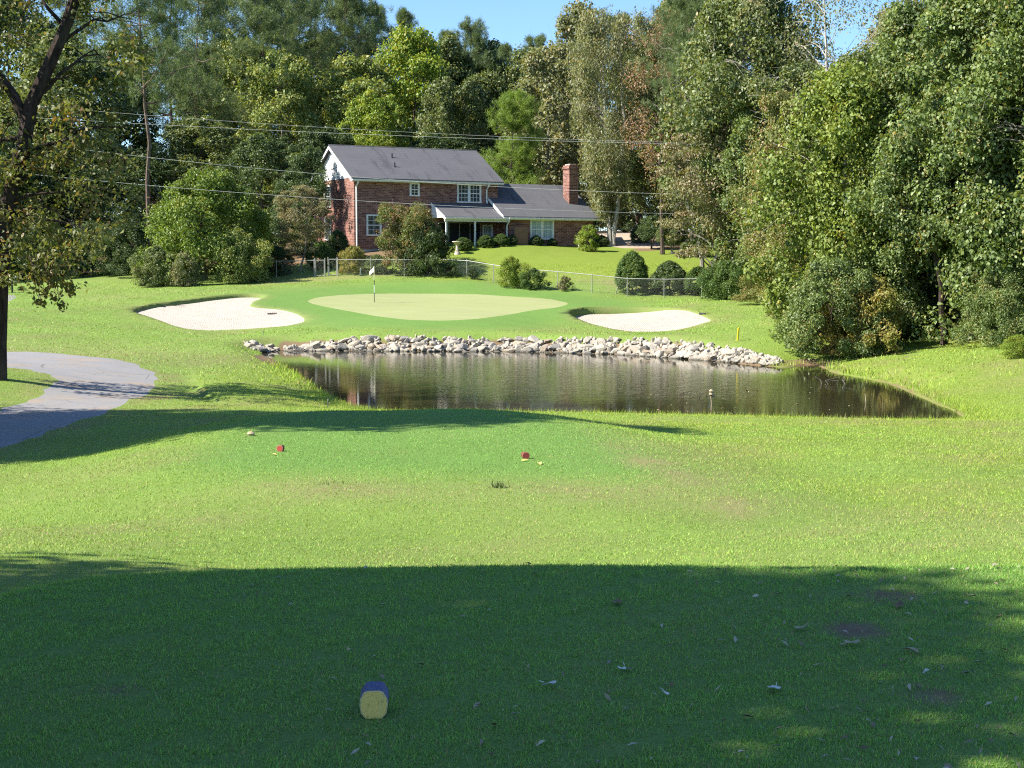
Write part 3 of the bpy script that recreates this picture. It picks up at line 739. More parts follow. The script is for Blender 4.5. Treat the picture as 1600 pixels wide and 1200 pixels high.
def broadleaf(seed, Ht, Rc, bole, ncl, per, crad, L, W, prof='oval', limbs=18, tr=.22, lean=(0, 0), up=.55, hollow=.3, squash=.75, droop=0.0, skin=.35, lobes=.25, twigs=True, forks=1, stemH=.85):
    r = np.random.default_rng(seed); pf = PROF[prof]
    t = r.uniform(0, 1, ncl) if prof in ('column', 'egg') else r.beta(1.15, 1.0, ncl)
    ph = r.uniform(0, 2*np.pi, ncl); a0, a1 = r.uniform(0, 6, 2)
    lob = 1+lobes*np.sin(3*ph+a0+2*t)+lobes*.6*np.sin(5*ph+a1-3*t)
    rho = Rc*pf(t)*np.sqrt(r.uniform(skin, 1, ncl))*lob
    z = bole+(Ht-bole-crad*.6)*t
    cen = np.stack([rho*np.cos(ph)+lean[0]*z/Ht, rho*np.sin(ph)+lean[1]*z/Ht, z], -1)
    rad = crad*r.uniform(.55, 1.35, ncl)*(.75+.4*pf(t))
    P, N = clump_leaves(cen, rad, per, r, up, hollow, squash, droop)
    keep = P[:, 2] > .05
    P, N = P[keep], N[keep]; sz = r.uniform(.6, 1.25, len(P))
    A = None
    if droop: A = r.normal(size=P.shape)*.5+np.array([0, 0, -1.0])
    crown = leaf_mesh("crown", P, N, L*sz, W*sz, A, r)
    paths = []
    for f in range(forks):
        fx = (f-(forks-1)/2)*tr*1.5
        tp = [np.array([fx, 0, -.3]), np.array([fx*1.0, 0, .05])]; top = np.array([lean[0]*stemH+fx*5+r.normal()*.2, lean[1]*stemH+r.normal()*.2, Ht*stemH])
        tp += bend((fx, 0, .5), top, 8, r, 0, .010)
        rr = [tr*1.55, tr*1.25]+[tr*(1-.88*i/8) for i in range(9)]
        paths.append((tp, rr))
    tp0 = np.array(paths[0][0][2:])
    for i in r.permutation(ncl)[:limbs]:
        c = cen[i]; hz = max(.3*bole+.2, min(c[2]-.25*abs(np.hypot(*(c[:2])))-.3*crad, Ht*stemH*.92)); k = min(1, max(0, (hz-.5)/(Ht*stemH-.5)))
        idx = k*8; j = int(min(idx, 7)); s = tp0[j]*(1-(idx-j))+tp0[j+1]*(idx-j)
        if forks > 1: s = s+np.array([(r.integers(forks))*tr*1.5, 0, 0])
        rb = max(.025, tr*(1-.8*k)*.42); b = bend(s, c, 5, r); paths.append((b, [rb*(1-.85*q/5) for q in range(6)]))
        if twigs:
            for _ in range(3):
                q = r.integers(2, 5); e = c+r.normal(size=3)*rad[i]*.75
                paths.append((bend(b[q], e, 3, r), [rb*.42, rb*.3, rb*.18, .006]))
    return branch_tubes(paths, 6), crown
def pine(seed, Ht, Rc, bole, nb, tuft, L, tr=.25, lean=(0, 0)):
    r = np.random.default_rng(seed); paths = []
    top = np.array([lean[0], lean[1], Ht]); T = [np.array([0, 0, -.3]), np.array([0, 0, .1])]+bend((0, 0, .6), top, 9, r, 0, .0045)
    paths.append((T, [tr*1.4, tr*1.15]+[tr*(1-.93*i/9) for i in range(10)])); T = np.array(T[2:])
    tips = []; 
    for b in range(nb):
        t = r.uniform(0, 1)**.8; z = bole+(Ht-bole)*t; k = (z-.6)/(Ht-.6)*9; j = int(min(max(k, 0), 8)); s = T[j]*(1-(k-j))+T[j+1]*(k-j)
        ph = r.uniform(0, 6.28); ln = Rc*(.25+.95*math.sin(math.pi*min(1, .25+.72*t))**.9)*r.uniform(.55, 1.1)
        e = s+np.array([math.cos(ph)*ln, math.sin(ph)*ln, ln*r.uniform(.05, .5)]); B = bend(s, e, 5, r, -.10)
        rb = max(.03, tr*(1-t)*.4); paths.append((B, [rb*(1-.8*q/5) for q in range(6)]))
        for q in range(2, 6):
            for _ in range(3 if q > 2 else 2):
                tips.append(B[q]+r.normal(size=3)*np.array([.16, .16, .10])*ln*.9)
    tips = np.array(tips); n = len(tips)
    D = unit(r.normal(size=(n*tuft, 3))+np.array([0, 0, .5])); C = np.repeat(tips+r.normal(size=(n, 3))*.1, tuft, 0)+D*.05+r.normal(size=(n*tuft, 3))*.16
    crown = needle_mesh("crown", C, D, L*r.uniform(.6, 1.2, n*tuft), .022, r)
    return branch_tubes(paths, 6), crown
def leafmat(name, a, b, acc=None, amt=0.0, trans=.29, rough=.5, spec=.35, sc_=.45):
    g = NT(name); co = g.coord(); ge = g.n("ShaderNodeNewGeometry"); oi = g.n("ShaderNodeObjectInfo")
    rp = ge.outputs["Random Per Island"]
    off = g.n("ShaderNodeVectorMath"); g.l(co, off.inputs[0]); cb = g.n("ShaderNodeCombineXYZ"); g.l(g.math('MULTIPLY', oi.outputs["Random"], 40), cb.inputs[0]); g.l(cb.outputs[0], off.inputs[1])
    n = g.noise(off.outputs[0], sc_, 3, .6)
    f = g.math('ADD', g.math('MULTIPLY', n, .9), g.math('MULTIPLY', rp, .6)); c = g.mix(g.ramp(f, .35, 1.05), a, b)
    if acc:
        n2 = g.noise(off.outputs[0], sc_*1.7, 3, .65)
        h2 = g.math('FRACT', g.math('MULTIPLY', rp, 7.31))
        c = g.mix(g.ramp(g.math('ADD', g.math('MULTIPLY', n2, 1.0), g.math('MULTIPLY', h2, .35)), .92-amt, 1.08-amt), c, acc)
    p = g.n("ShaderNodeBsdfPrincipled"); g.l(c, p.inputs["Base Color"]); p.inputs["Roughness"].default_value = rough; p.inputs["Specular IOR Level"].default_value = spec
    tl = g.n("ShaderNodeBsdfTranslucent"); g.l(g.mix(1.0, c, (1.5, 1.45, .55), 'MULTIPLY'), tl.inputs[0])
    mx = g.n("ShaderNodeMixShader"); mx.inputs[0].default_value = trans; g.l(p.outputs[0], mx.inputs[1]); g.l(tl.outputs[0], mx.inputs[2])
    return g.done(mx.outputs[0])
def barkmat(name, a, b, z=.35):
    g = NT(name); n = g.noise(g.coord('Object', (1, 1, z)), 5, 6, .7); c = g.mix(g.ramp(n, .3, .7), a, b)
    return g.done(g.bsdf(c, .95, .1, g.bump(n, .8, .06)))
BK = {'brown': barkmat("brown_bark", (.045, .034, .027), (.14, .11, .085)), 'grey': barkmat("grey_bark", (.12, .11, .095), (.32, .29, .25)), 'pale': barkmat("pale_bark", (.24, .22, .19), (.52, .48, .42)), 'pine': barkmat("pine_bark", (.07, .05, .04), (.22, .16, .125)), 'dark': barkmat("dark_bark", (.022, .017, .015), (.075, .058, .05))}
LF = {
 'vine': leafmat("vine_leaf", (.062, .106, .032), (.220, .290, .098), (.31, .26, .09), .13, rough=.48, spec=.4),
 'yellow': leafmat("yellowing_leaf", (.100, .150, .032), (.240, .305, .068), (.34, .28, .07), .10),
 'orange': leafmat("orange_mixed_leaf", (.110, .145, .040), (.245, .270, .085), (.34, .22, .12), .20),
 'green': leafmat("mid_green_leaf", (.060, .095, .030), (.200, .240, .092), (.30, .23, .10), .08, rough=.48, spec=.4),
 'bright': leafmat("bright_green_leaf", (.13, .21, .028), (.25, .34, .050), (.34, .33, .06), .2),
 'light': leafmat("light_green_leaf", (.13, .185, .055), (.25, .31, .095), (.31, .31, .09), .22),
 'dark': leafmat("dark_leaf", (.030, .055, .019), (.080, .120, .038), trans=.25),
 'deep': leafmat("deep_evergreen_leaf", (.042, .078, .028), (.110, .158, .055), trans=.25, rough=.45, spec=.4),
 'grey': leafmat("grey_green_leaf", (.130, .155, .072), (.270, .285, .150), (.32, .25, .13), .16),
 'brown': leafmat("brown_autumn_leaf", (.19, .150, .095), (.36, .29, .195), (.18, .20, .08), .32),
 'rust': leafmat("rusty_leaf", (.24, .135, .085), (.42, .25, .17), (.20, .19, .08), .25),
 'oak': leafmat("autumn_oak_leaf", (.075, .100, .03), (.170, .185, .055), (.22, .14, .065), .17, trans=.35),
 'midbright': leafmat("fresh_leaf", (.075, .125, .025), (.190, .270, .052), (.24, .25, .05), .15),
 'pine': leafmat("pine_needles", (.075, .120, .050), (.160, .215, .090), trans=.35),
 'pinelight': leafmat("light_pine_needles", (.13, .21, .04), (.23, .32, .07), trans=.4),
 'hedge': leafmat("hedge_leaf", (.050, .100, .026), (.125, .195, .048), trans=.25),
 'gold': leafmat("gold_green_leaf", (.16, .18, .045), (.31, .31, .085), (.31, .23, .07), .25),
 'myrtle': leafmat("myrtle_leaf", (.075, .120, .032), (.185, .215, .068), (.28, .16, .08), .24)}
PR = {}
def proto(k, pair): PR[k] = pair
#                 seed  H   R   bole ncl per crad L    W
proto('bigA', broadleaf(1, 16, 5.0, 1.6, 150, 400, 1.25, .23, .15, 'oval', 48, .26))
proto('bigB', broadleaf(2, 16, 4.8, .5, 180, 390, 1.2, .20, .14, 'spread', 24, .24, lobes=.4))
proto('bigC', broadleaf(3, 15, 5.4, .3, 185, 380, 1.1, .19, .13, 'spread', 30, .22, lobes=.35))
proto('vineA', broadleaf(21, 17, 3.5, .3, 165, 430, 1.15, .21, .155, 'spread', 26, .24, lobes=.42, hollow=.2, squash=.85))
proto('vineB', broadleaf(22, 12, 3.3, .1, 125, 430, 1.15, .20, .15, 'dome', 22, .2, lobes=.42, hollow=.2, squash=.8))
proto('vineC', broadleaf(23, 14, 3.0, .3, 112, 330, 1.0, .20, .14, 'oval', 60, .2, lobes=.5, hollow=.15, squash=.7))
proto('highA', broadleaf(25, 20, 3.4, 9.0, 80, 380, 1.2, .24, .16, 'oval', 20, .25))
proto('overhang', broadleaf(26, 13, 3.9, 4.6, 110, 430, 1.05, .20, .15, 'spread', 26, .22, lobes=.35, squash=.7))
proto('farA', broadleaf(4, 20, 5.2, 2.5, 120, 230, 1.45, .36, .24, 'oval', 16, .28))
proto('farB', broadleaf(5, 20, 4.6, 1.2, 125, 230, 1.35, .34, .22, 'column', 16, .26))
proto('farC', broadleaf(6, 20, 5.8, 1.5, 140, 220, 1.3, .33, .22, 'spread', 24, .28, lobes=.38))
proto('sparse', broadleaf(7, 19, 4.2, 5.5, 75, 110, 1.1, .17, .10, 'oval', 46, .22, lobes=.4))
proto('droopy', broadleaf(8, 19, 4.6, 3.0, 150, 290, 1.0, .26, .10, 'umbrella', 44, .23, droop=.9, lobes=.38, forks=2))
proto('layered', broadleaf(9, 10, 3.6, 2.2, 90, 260, .85, .17, .10, 'spread', 34, .16, squash=.38, hollow=.1))
proto('pineA', pine(10, 24, 3.6, 7.5, 70, 46, .42))
proto('pineB', pine(11, 24, 4.6, 10.5, 58, 52, .45, lean=(1.2, 0)))
proto('pineC', pine(12, 15, 3.0, 1.2, 95, 50, .40, .18))
proto('bushA', broadleaf(13, 6, 4.2, .05, 150, 300, .75, .16, .10, 'dome', 24, .09, skin=.4, lobes=.22, stemH=.6))
proto('bushB', broadleaf(14, 3.0, 1.9, .0, 95, 260, .42, .11, .07, 'egg', 18, .05, skin=.4, lobes=.3, stemH=.6))
proto('clipped', broadleaf(15, 2.2, 1.0, .0, 210, 190, .20, .070, .045, 'egg', 10, .05, skin=.75, lobes=.02, stemH=.6))
proto('myrtle', broadleaf(16, 5.0, 2.3, .25, 115, 270, .55, .13, .08, 'vase', 40, .06, lobes=.36, skin=.25, forks=3, stemH=.7))
proto('small', broadleaf(17, 1.0, .6, .0, 36, 120, .20, .075, .045, 'dome', 14, .018, lobes=.35, stemH=.7))
proto('conic', broadleaf(18, 2.2, .75, .0, 80, 200, .26, .10, .035, 'egg', 14, .05, lobes=.12, up=.9, stemH=.8))
proto('treelet', broadleaf(19, 3.4, 1.25, 1.0, 90, 240, .36, .10, .065, 'spread', 26, .08, lobes=.2, forks=2))
def plant(pk, lf, bk, px, D, h, wd, label, cat="tree", name=None, group=None, rz=None, dz=0.0, x=None):
    """a whole copy of a prototype: trunk and crown under one root; h = height, wd = crown width"""
    tm, cm = PR[pk]
    if 'dim' not in PR: PR['dim'] = {}
    if pk not in PR['dim']:
        v = np.empty(len(cm.vertices)*3, np.float32); cm.vertices.foreach_get("co", v); v = v.reshape(-1, 3); PR['dim'][pk] = (np.percentile(v[:, 2], 99.8), 2*np.percentile(np.hypot(v[:, 0], v[:, 1]), 97))
    hh, ww = PR['dim'][pk]
    p = gpos(px, D) if x is None else Vector((x, D, gz(x, D)))
    name = name or {"tree": "broadleaf_tree", "pine": "pine_tree", "bush": "bush", "shrub": "shrub"}.get(cat, cat)
    sx, sz = wd/ww, h/hh                                            # keep leaves from being stretched
    if sz > 1.28*sx: sx = sz/1.28
    if sx > 1.45*sz: sx = 1.45*sz
    r_ = empty(name, p+Vector((0, 0, dz)), random.uniform(0, 6.28) if rz is None else rz, (sx, sx, sz))
    tag(r_, label, "tree" if cat == "pine" else cat, group)
    for nm, me, mt in (("trunk" if cat in ("tree", "pine") else "stems", tm, BK[bk]), ("crown" if cat in ("tree", "pine") else "foliage", cm, LF[lf])):
        o = bpy.data.objects.new(nm, me); col.objects.link(o); o.parent = r_
        if len(me.materials) == 0: me.materials.append(mt)
        o.material_slots[0].link = 'OBJECT'; o.material_slots[0].material = mt
    return r_
def ht(py, D, px=800): return 1.65+D*(410-py)/F       # height above the upper tee that reaches image row py
def tree(pk, lf, bk, px, D, top, wpx, label, cat="tree", base_=None, **k):
    """tree given by how high and how wide it stands: top row and width as measured on the photograph"""
    p = gpos(px, D); plant(pk, lf, bk, px, D, ht(top, D)-p.z, wpx/F*D, label, cat, **k)

# ---- right hand mass of vine covered trees beside the pond
G1 = "trees standing right of the pond"
tree('vineA', 'vine', 'grey', 1520, 61, -70, 250, "tall tree draped in glossy green vines at the right edge above the lawn bank", group=G1)
tree('vineA', 'vine', 'grey', 1418, 66, 15, 215, "vine covered green tree just left of the tall draped tree on the right", group=G1)
tree('vineB', 'yellow', 'pale', 1310, 65, 110, 215, "yellow green vine hung tree leaning over the right end of the pond", group=G1)
tree('vineC', 'orange', 'pale', 1222, 79, 150, 155, "tree with orange tinted leaves left of the yellow green vine hung tree", group=G1)
tree('vineA', 'vine', 'grey', 1640, 57, -120, 260, "big leafy tree cut off by the right edge of the view with a dark trunk", group=G1, rz=1.0)
tree('vineA', 'yellow', 'pale', 1570, 72, -120, 250, "tall mixed green and gold tree behind the draped tree at upper right", group=G1, rz=2.0)
tree('sparse', 'grey', 'pale', 1275, 92, -120, 260, "tall bare limbed pale trunked tree with sky showing through its thin crown", group=G1, rz=.6)
tree('vineA', 'vine', 'pale', 1410, 84, 70, 230, "green tree with pale limbs standing behind the vine covered trees", group=G1, rz=4.0)
tree('bigA', 'green', 'grey', 1165, 100, -30, 200, "broad dark green tree with pale limbs behind the brown autumn tree", group=G1)
tree('sparse', 'orange', 'grey', 1440, 88, -60, 220, "thin crowned tree with orange flecks behind the right hand mass", group=G1)
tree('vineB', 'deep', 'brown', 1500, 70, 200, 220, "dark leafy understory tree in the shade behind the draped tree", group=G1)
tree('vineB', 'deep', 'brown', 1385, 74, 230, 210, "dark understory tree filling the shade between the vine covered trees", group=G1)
tree('layered', 'brown', 'grey', 1105, 97, 195, 150, "brown autumn tree with a grey trunk and bare branches right of the yard", group=G1)
tree('vineB', 'yellow', 'grey', 1200, 95, 300, 110, "low yellow green tree beneath the brown autumn tree", group=G1)
tree('sparse', 'rust', 'brown', 1035, 113, 25, 150, "thin tree with rusty pink brown leaves and bare pale branches right of the drooping tree", group=G1)
tree('bigA', 'green', 'brown', 1070, 122, 10, 200, "tall mid green tree behind the egg shaped bush at the wood edge", group=G1)
tree('farC', 'grey', 'pale', 1105, 138, -60, 230, "tall grey green tree rising above the rusty leaved tree", group=G1)
tree('farA', 'green', 'brown', 1330, 118, 110, 260, "far dark tree filling the gap behind the thin crowned pale tree", group=G1)
tree('farC', 'dark', 'brown', 1220, 125, 120, 260, "far shadowy tree low behind the orange tinted tree", group=G1)
tree('farC', 'green', 'brown', 1545, 105, -60, 220, "far tree closing the view behind the gold and green tree", group=G1)
tree('farB', 'dark', 'brown', 1640, 92, -60, 280, "far dark tree closing the view at the right edge", group=G1)
tree('overhang', 'vine', 'dark', 1475, 60.5, 150, 210, "lower leafy tree standing in front of the draped tree on the right", group=G1)
tree('vineB', 'vine', 'grey', 1375, 63.5, 285, 150, "low vine hung tree between the pond end bush and the lower leafy tree", group=G1, rz=3.0)
tree('vineA', 'green', 'grey', 1345, 71, 90, 210, "rounded green tree rising behind the yellow green vine hung tree", group=G1, rz=5.0)
tree('vineB', 'orange', 'grey', 1250, 73, 300, 130, "low tree with orange flecks just above the pond end bush", group=G1)
tree('vineC', 'green', 'grey', 1262, 90, 105, 190, "tall green tree between the bare limbed tree and the orange tinted tree", group=G1)
tree('vineC', 'vine', 'grey', 1175, 94, 130, 150, "mid green tree between the brown autumn tree and the orange tinted tree", group=G1, rz=2.2)
tree('vineC', 'grey', 'pale', 1395, 104, 25, 200, "loose grey green tree against the sky behind the vine covered trees", group=G1, rz=1.7)
# bushes at the foot of the mass
B1 = "bushes at the foot of the right hand trees"
tree('bushA', 'vine', 'brown', 1300, 60.5, 405, 150, "glossy green bush hanging over the right end of the pond", "bush", group=B1)
tree('bushB', 'gold', 'brown', 1352, 60.5, 430, 80, "yellowish bush beside the glossy bush at the lawn edge on the right", "bush", group=B1)
tree('bushB', 'deep', 'brown', 1450, 63.5, 455, 90, "dark low bush in the shade under the draped tree", "bush", group=B1)
tree('bushA', 'vine', 'brown', 1568, 56.5, 420, 130, "bright leafy bush at the top of the lawn bank on the right", "bush", group=B1)
tree('bushB', 'bright', 'brown', 1592, 51, 523, 70, "low yellow green plant on the lawn bank at the right edge", "bush", group=B1)
tree('small', 'green', 'brown', 1212, 74, 495, 55, "small green tuft of weeds on the slope right of the oval bunker", "bush", group=B1)
tree('bushA', 'orange', 'grey', 1215, 84, 415, 135, "wide brown twiggy shrub at the right end of the dark bushes", "shrub", group=B1)
tree('bushB', 'vine', 'brown', 1275, 74, 380, 110, "green vine mound between the brown shrub and the pond end", "bush", group=B1)
tree('bushB', 'brown', 'brown', 1258, 64, 520, 60, "straggly brown green bush at the water end of the rock bank", "bush", group=B1)
tree('bushA', 'green', 'brown', 1640, 66, 330, 150, "leafy bush filling the right edge under the big trees", "bush", group=B1)
tree('bushA', 'orange', 'brown', 1185, 99, 350, 100, "rust flecked shrub above the low round clipped shrub", "shrub", group=B1)
# ---- garden shrubs round the house and along the fence
G2 = "garden shrubs round the house"
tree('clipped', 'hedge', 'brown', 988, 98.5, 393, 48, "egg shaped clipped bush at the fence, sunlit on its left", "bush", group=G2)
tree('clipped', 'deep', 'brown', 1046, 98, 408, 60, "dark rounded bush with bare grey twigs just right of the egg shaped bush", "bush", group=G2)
tree('clipped', 'hedge', 'brown', 1092, 97, 417, 50, "dull green rounded bush in the middle of the fence side row", "bush", group=G2)
tree('bushB', 'hedge', 'brown', 1135, 92, 408, 92, "bright topped green bush at the right end of the fence side row", "bush", group=G2)
tree('clipped', 'grey', 'brown', 1130, 101, 398, 55, "low pale clipped mound behind the bright topped bush", "bush", group=G2)
tree('treelet', 'deep', 'brown', 1018, 116.5, 338, 44, "small dark round headed tree on thin stems by the driveway", name="ornamental_tree", group=G2)
tree('treelet', 'green', 'grey', 1050, 113.5, 345, 46, "small lighter round headed tree on thin stems by the driveway", name="ornamental_tree", group=G2)
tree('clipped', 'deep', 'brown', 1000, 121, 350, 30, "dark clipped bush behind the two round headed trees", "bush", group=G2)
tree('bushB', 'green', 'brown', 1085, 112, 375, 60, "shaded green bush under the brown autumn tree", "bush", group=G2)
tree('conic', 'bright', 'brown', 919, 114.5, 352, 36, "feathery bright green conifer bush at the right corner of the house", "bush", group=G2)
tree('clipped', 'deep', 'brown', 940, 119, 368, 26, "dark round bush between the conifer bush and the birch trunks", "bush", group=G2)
tree('myrtle', 'myrtle', 'grey', 640, 106.0, 318, 118, "large open shrub with reddish tips covering the left front of the house", "shrub", group=G2)
tree('bushB', 'dark', 'brown', 668, 105, 350, 80, "dark leafy right half of the shrub pair before the porch", "shrub", group=G2)
tree('bushB', 'gold', 'brown', 551, 106.6, 384, 52, "round yellow green shrub by the gate", "shrub", group=G2)
tree('clipped', 'deep', 'brown', 528, 110.5, 360, 34, "dark upright bush against the left corner of the house", "bush", group=G2)
tree('clipped', 'hedge', 'brown', 503, 109, 378, 48, "flat topped green bush left of the yellow green shrub", "bush", group=G2)
tree('bushB', 'green', 'brown', 590, 106.3, 398, 44, "green leafy clump at the fence under the large open shrub", "bush", group=G2)
tree('layered', 'brown', 'grey', 470, 108.5, 291, 92, "small tan leaved tree with tiered branches by the gate", name="ornamental_tree", group=G2)
tree('bushB', 'bright', 'brown', 799, 99.8, 401, 44, "bright green upright shrub at the fence in front of the lawn", "shrub", group=G2)
tree('bushB', 'hedge', 'brown', 834, 98.9, 419, 46, "darker low shrub beside the bright upright shrub at the fence", "shrub", group=G2)
tree('small', 'brown', 'brown', 882, 98.6, 431, 17, "small brown tuft at the fence right of the darker low shrub", "shrub", group=G2)
tree('small', 'dark', 'brown', 739, 102.2, 419, 14, "tiny dark seedling bush at the fence below the lawn", "shrub", group=G2)
tree('small', 'dark', 'brown', 704, 103.7, 412, 36, "low dark bush at the foot of the big shrub by the fence", "shrub", group=G2)
tree('bushA', 'midbright', 'brown', 322, 106.5, 268, 215, "very large sunlit green bush left of the gate", "bush", group=G2, rz=1.2)
tree('bushB', 'green', 'brown', 245, 102, 385, 75, "grey green bush at the left foot of the very large bush", "bush", group=G2)
tree('bushB', 'grey', 'brown', 290, 101.5, 395, 60, "dusty olive bush at the front of the very large bush", "bush", group=G2)
tree('bushB', 'light', 'brown', 375, 103.5, 360, 95, "mid green bush at the right foot of the very large bush", "bush", group=G2)
tree('bushB', 'dark', 'brown', 430, 107.5, 385, 60, "dark vine smothering the left end of the short fence run", "bush", group=G2)
tree('small', 'dark', 'brown', 34, 100, 447, 26, "low dark bush by the far path near the ball washer", "bush", group=G2)
# porch hedges and bed plants
for (u, v, h_, wd, lb) in ((7.9, PF-.7, 1.0, 1.9, "clipped hedge section left of the porch step"), (9.9, PF-.65, .95, 1.7, "clipped hedge section right of the porch step"), (11.3, PF-.65, .95, 1.7, "clipped hedge section nearest the porch downspout"), (12.55, WF-.55, .85, .8, "pale topped small shrub beside the board screen"), (14.7, WF-.6, .8, 1.2, "small dark bed plant under the curtained window"), (16.2, WF-.6, .6, 1.1, "low bed plant right of the curtained window")):
    p = hpos(u, v); plant('clipped', 'hedge' if wd > 1.5 else 'deep', 'brown', 0, p.y, h_, wd, lb, "bush", group="bed plants before the porch", x=p.x)

# ---- birch like tree right of the house and woods behind
G3 = "woodland trees behind the house"
tree('droopy', 'grey', 'pale', 955, 119, 26, 160, "tall pale trunked tree with drooping grey green foliage at the right end of the house", rz=.2)
W_ = [
 ('farC','light','grey',440,150,92,190,"pale green round topped tree high behind the left side of the house"),
 ('farA','light','brown',560,155,95,170,"pale green tree directly above the house ridge"),
 ('farA','bright','brown',645,160,52,150,"brightest yellow green tree above the middle of the roof"),
 ('farC','green','brown',700,150,130,150,"mid green tree above the right end of the tall roof"),
 ('farC','bright','brown',590,142,150,140,"sunlit yellow green tree low behind the roof ridge"),
 ('farB','green','brown',760,165,120,130,"shaded tree between the bright tree and the light green pine"),
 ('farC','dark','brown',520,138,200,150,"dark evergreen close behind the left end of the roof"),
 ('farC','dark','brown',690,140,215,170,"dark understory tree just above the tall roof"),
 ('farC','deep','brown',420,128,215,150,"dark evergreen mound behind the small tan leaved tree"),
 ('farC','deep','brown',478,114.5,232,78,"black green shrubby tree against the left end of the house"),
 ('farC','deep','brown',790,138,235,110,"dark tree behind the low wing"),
 ('farA','grey','grey',860,150,80,150,"grey green tree behind the chimney"),
 ('farB','grey','pale',905,165,15,130,"tall thin silvery tree whose top stands against the sky right of the gap"),
 ('farB','green','brown',1000,150,90,170,"mid green tree behind the birch at the driveway"),
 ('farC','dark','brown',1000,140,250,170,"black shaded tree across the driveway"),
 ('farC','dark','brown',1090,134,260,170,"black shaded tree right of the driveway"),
 ('farC','light','brown',400,172,60,170,"far pale tree at upper left centre"),
 ('farC','green','brown',320,140,190,190,"mid green tree behind the very large bush"),
 ('farC','dark','brown',240,135,250,170,"dark tree behind the garden shed"),
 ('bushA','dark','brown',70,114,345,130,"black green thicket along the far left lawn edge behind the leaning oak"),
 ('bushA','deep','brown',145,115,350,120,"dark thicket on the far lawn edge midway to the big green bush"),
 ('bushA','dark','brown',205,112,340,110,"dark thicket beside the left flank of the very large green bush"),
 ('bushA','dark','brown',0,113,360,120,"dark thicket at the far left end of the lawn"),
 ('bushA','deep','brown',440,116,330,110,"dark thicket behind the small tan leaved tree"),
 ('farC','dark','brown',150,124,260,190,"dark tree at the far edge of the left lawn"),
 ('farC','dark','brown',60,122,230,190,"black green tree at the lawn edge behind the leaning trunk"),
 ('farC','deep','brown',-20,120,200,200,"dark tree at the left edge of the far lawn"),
 ('farA','green','brown',110,140,60,220,"tall shaded tree filling the upper left"),
 ('farA','green','brown',20,145,-20,220,"tall tree at the far upper left corner"),
 ('farB','deep','brown',200,158,60,180,"dark tall tree behind the leaning trunked pine"),
 ('farC','green','brown',668,186,62,170,"mid green tree on the skyline left of the sky gap's lowest point"),
 ('farC','deep','brown',752,188,74,150,"dark round tree on the skyline beneath the sky gap"),
 ('farA','green','brown',825,184,84,130,"green tree on the skyline at the right foot of the sky gap"),
 ('bushA','dark','brown',985,152,338,170,"dark thicket closing the end of the driveway"),
 ('bushA','dark','brown',900,150,330,150,"dark thicket behind the chimney end of the house"),
 ('farB','dark','brown',870,180,120,200,"far dark tree closing the gap under the sky notch"),
 ('farB','dark','brown',740,190,110,220,"far dark tree in the gap behind the bright tree"),
 ('farB','green','brown',500,190,70,240,"far tree closing the view above the left roof end"),
 ('farB','dark','brown',330,190,80,240,"far dark tree closing the view behind the tall pines"),
]
for a in W_: tree(*a[:7], a[7], group=G3)
P_ = [
 ('pineB','pine','pine',232,118,-60,190,"pine with a bare leaning trunk at upper left"),
 ('pineA','pine','pine',330,150,-80,140,"tall dark pine reaching out of the top of the view left of centre"),
 ('pineA','pine','pine',395,165,-40,140,"tall pine behind the pale green round topped tree"),
 ('pineB','pine','pine',470,175,-45,150,"tall pine whose crown reaches the top edge left of the sky gap"),
 ('pineB','pine','pine',535,180,-20,150,"open crowned pine standing left of the sky gap"),
 ('pineA','pine','pine',440,185,-70,160,"tall pine crowding the top edge between the other pines left of the sky gap"),
 ('pineA','pine','pine',505,192,-60,150,"tall far pine cut by the top edge beside the open crowned pine"),
 ('pineB','pine','pine',560,190,-10,140,"full crowned pine bordering the left side of the sky gap"),
 ('pineA','pine','pine',360,188,-90,160,"far pine filling the top edge above the pale green round topped tree"),
 ('pineA','pine','pine',590,195,15,110,"pine at the left shoulder of the sky gap"),
 ('pineA','pine','pine',635,200,22,110,"small topped pine just left of the sky gap"),
 ('pineB','pine','pine',725,185,38,120,"dark rounded pine under the middle of the sky gap"),
 ('pineA','pine','pine',700,200,55,90,"pale pine beside the dark rounded pine"),
 ('pineA','pine','pine',790,195,75,110,"pine at the lowest point of the sky gap"),
 ('pineC','pinelight','pine',808,134,148,110,"young light green pine above the junction of the two roofs"),
 ('pineA','pine','pine',835,190,62,110,"pine at the right side of the sky gap"),
 ('pineA','pine','pine',280,172,-90,150,"tall pine behind the leaning trunked pine"),
 ('pineA','pine','pine',130,165,-90,170,"tall pine behind the autumn oak crown"),
 ('pineB','pine','pine',1150,150,-80,150,"tall pine behind the broad dark green tree"),
 ('pineA','pine','pine',960,180,30,130,"far pine behind the drooping pale trunked tree"),
]
for a in P_: tree(*a[:7], a[7], "pine", group="pines in the wood")
# extra trunks standing dark in the shade right of the driveway
for (px, D, lb) in ((1097, 106, "straight grey trunk in the shade right of the round headed trees"), (1082, 118, "thin shaded trunk behind the straight grey trunk")):
    tree('pineB', 'pine', 'grey', px, D, -20, 150, "tall pine on a "+lb, "pine", group="pines in the wood", rz=2.0)

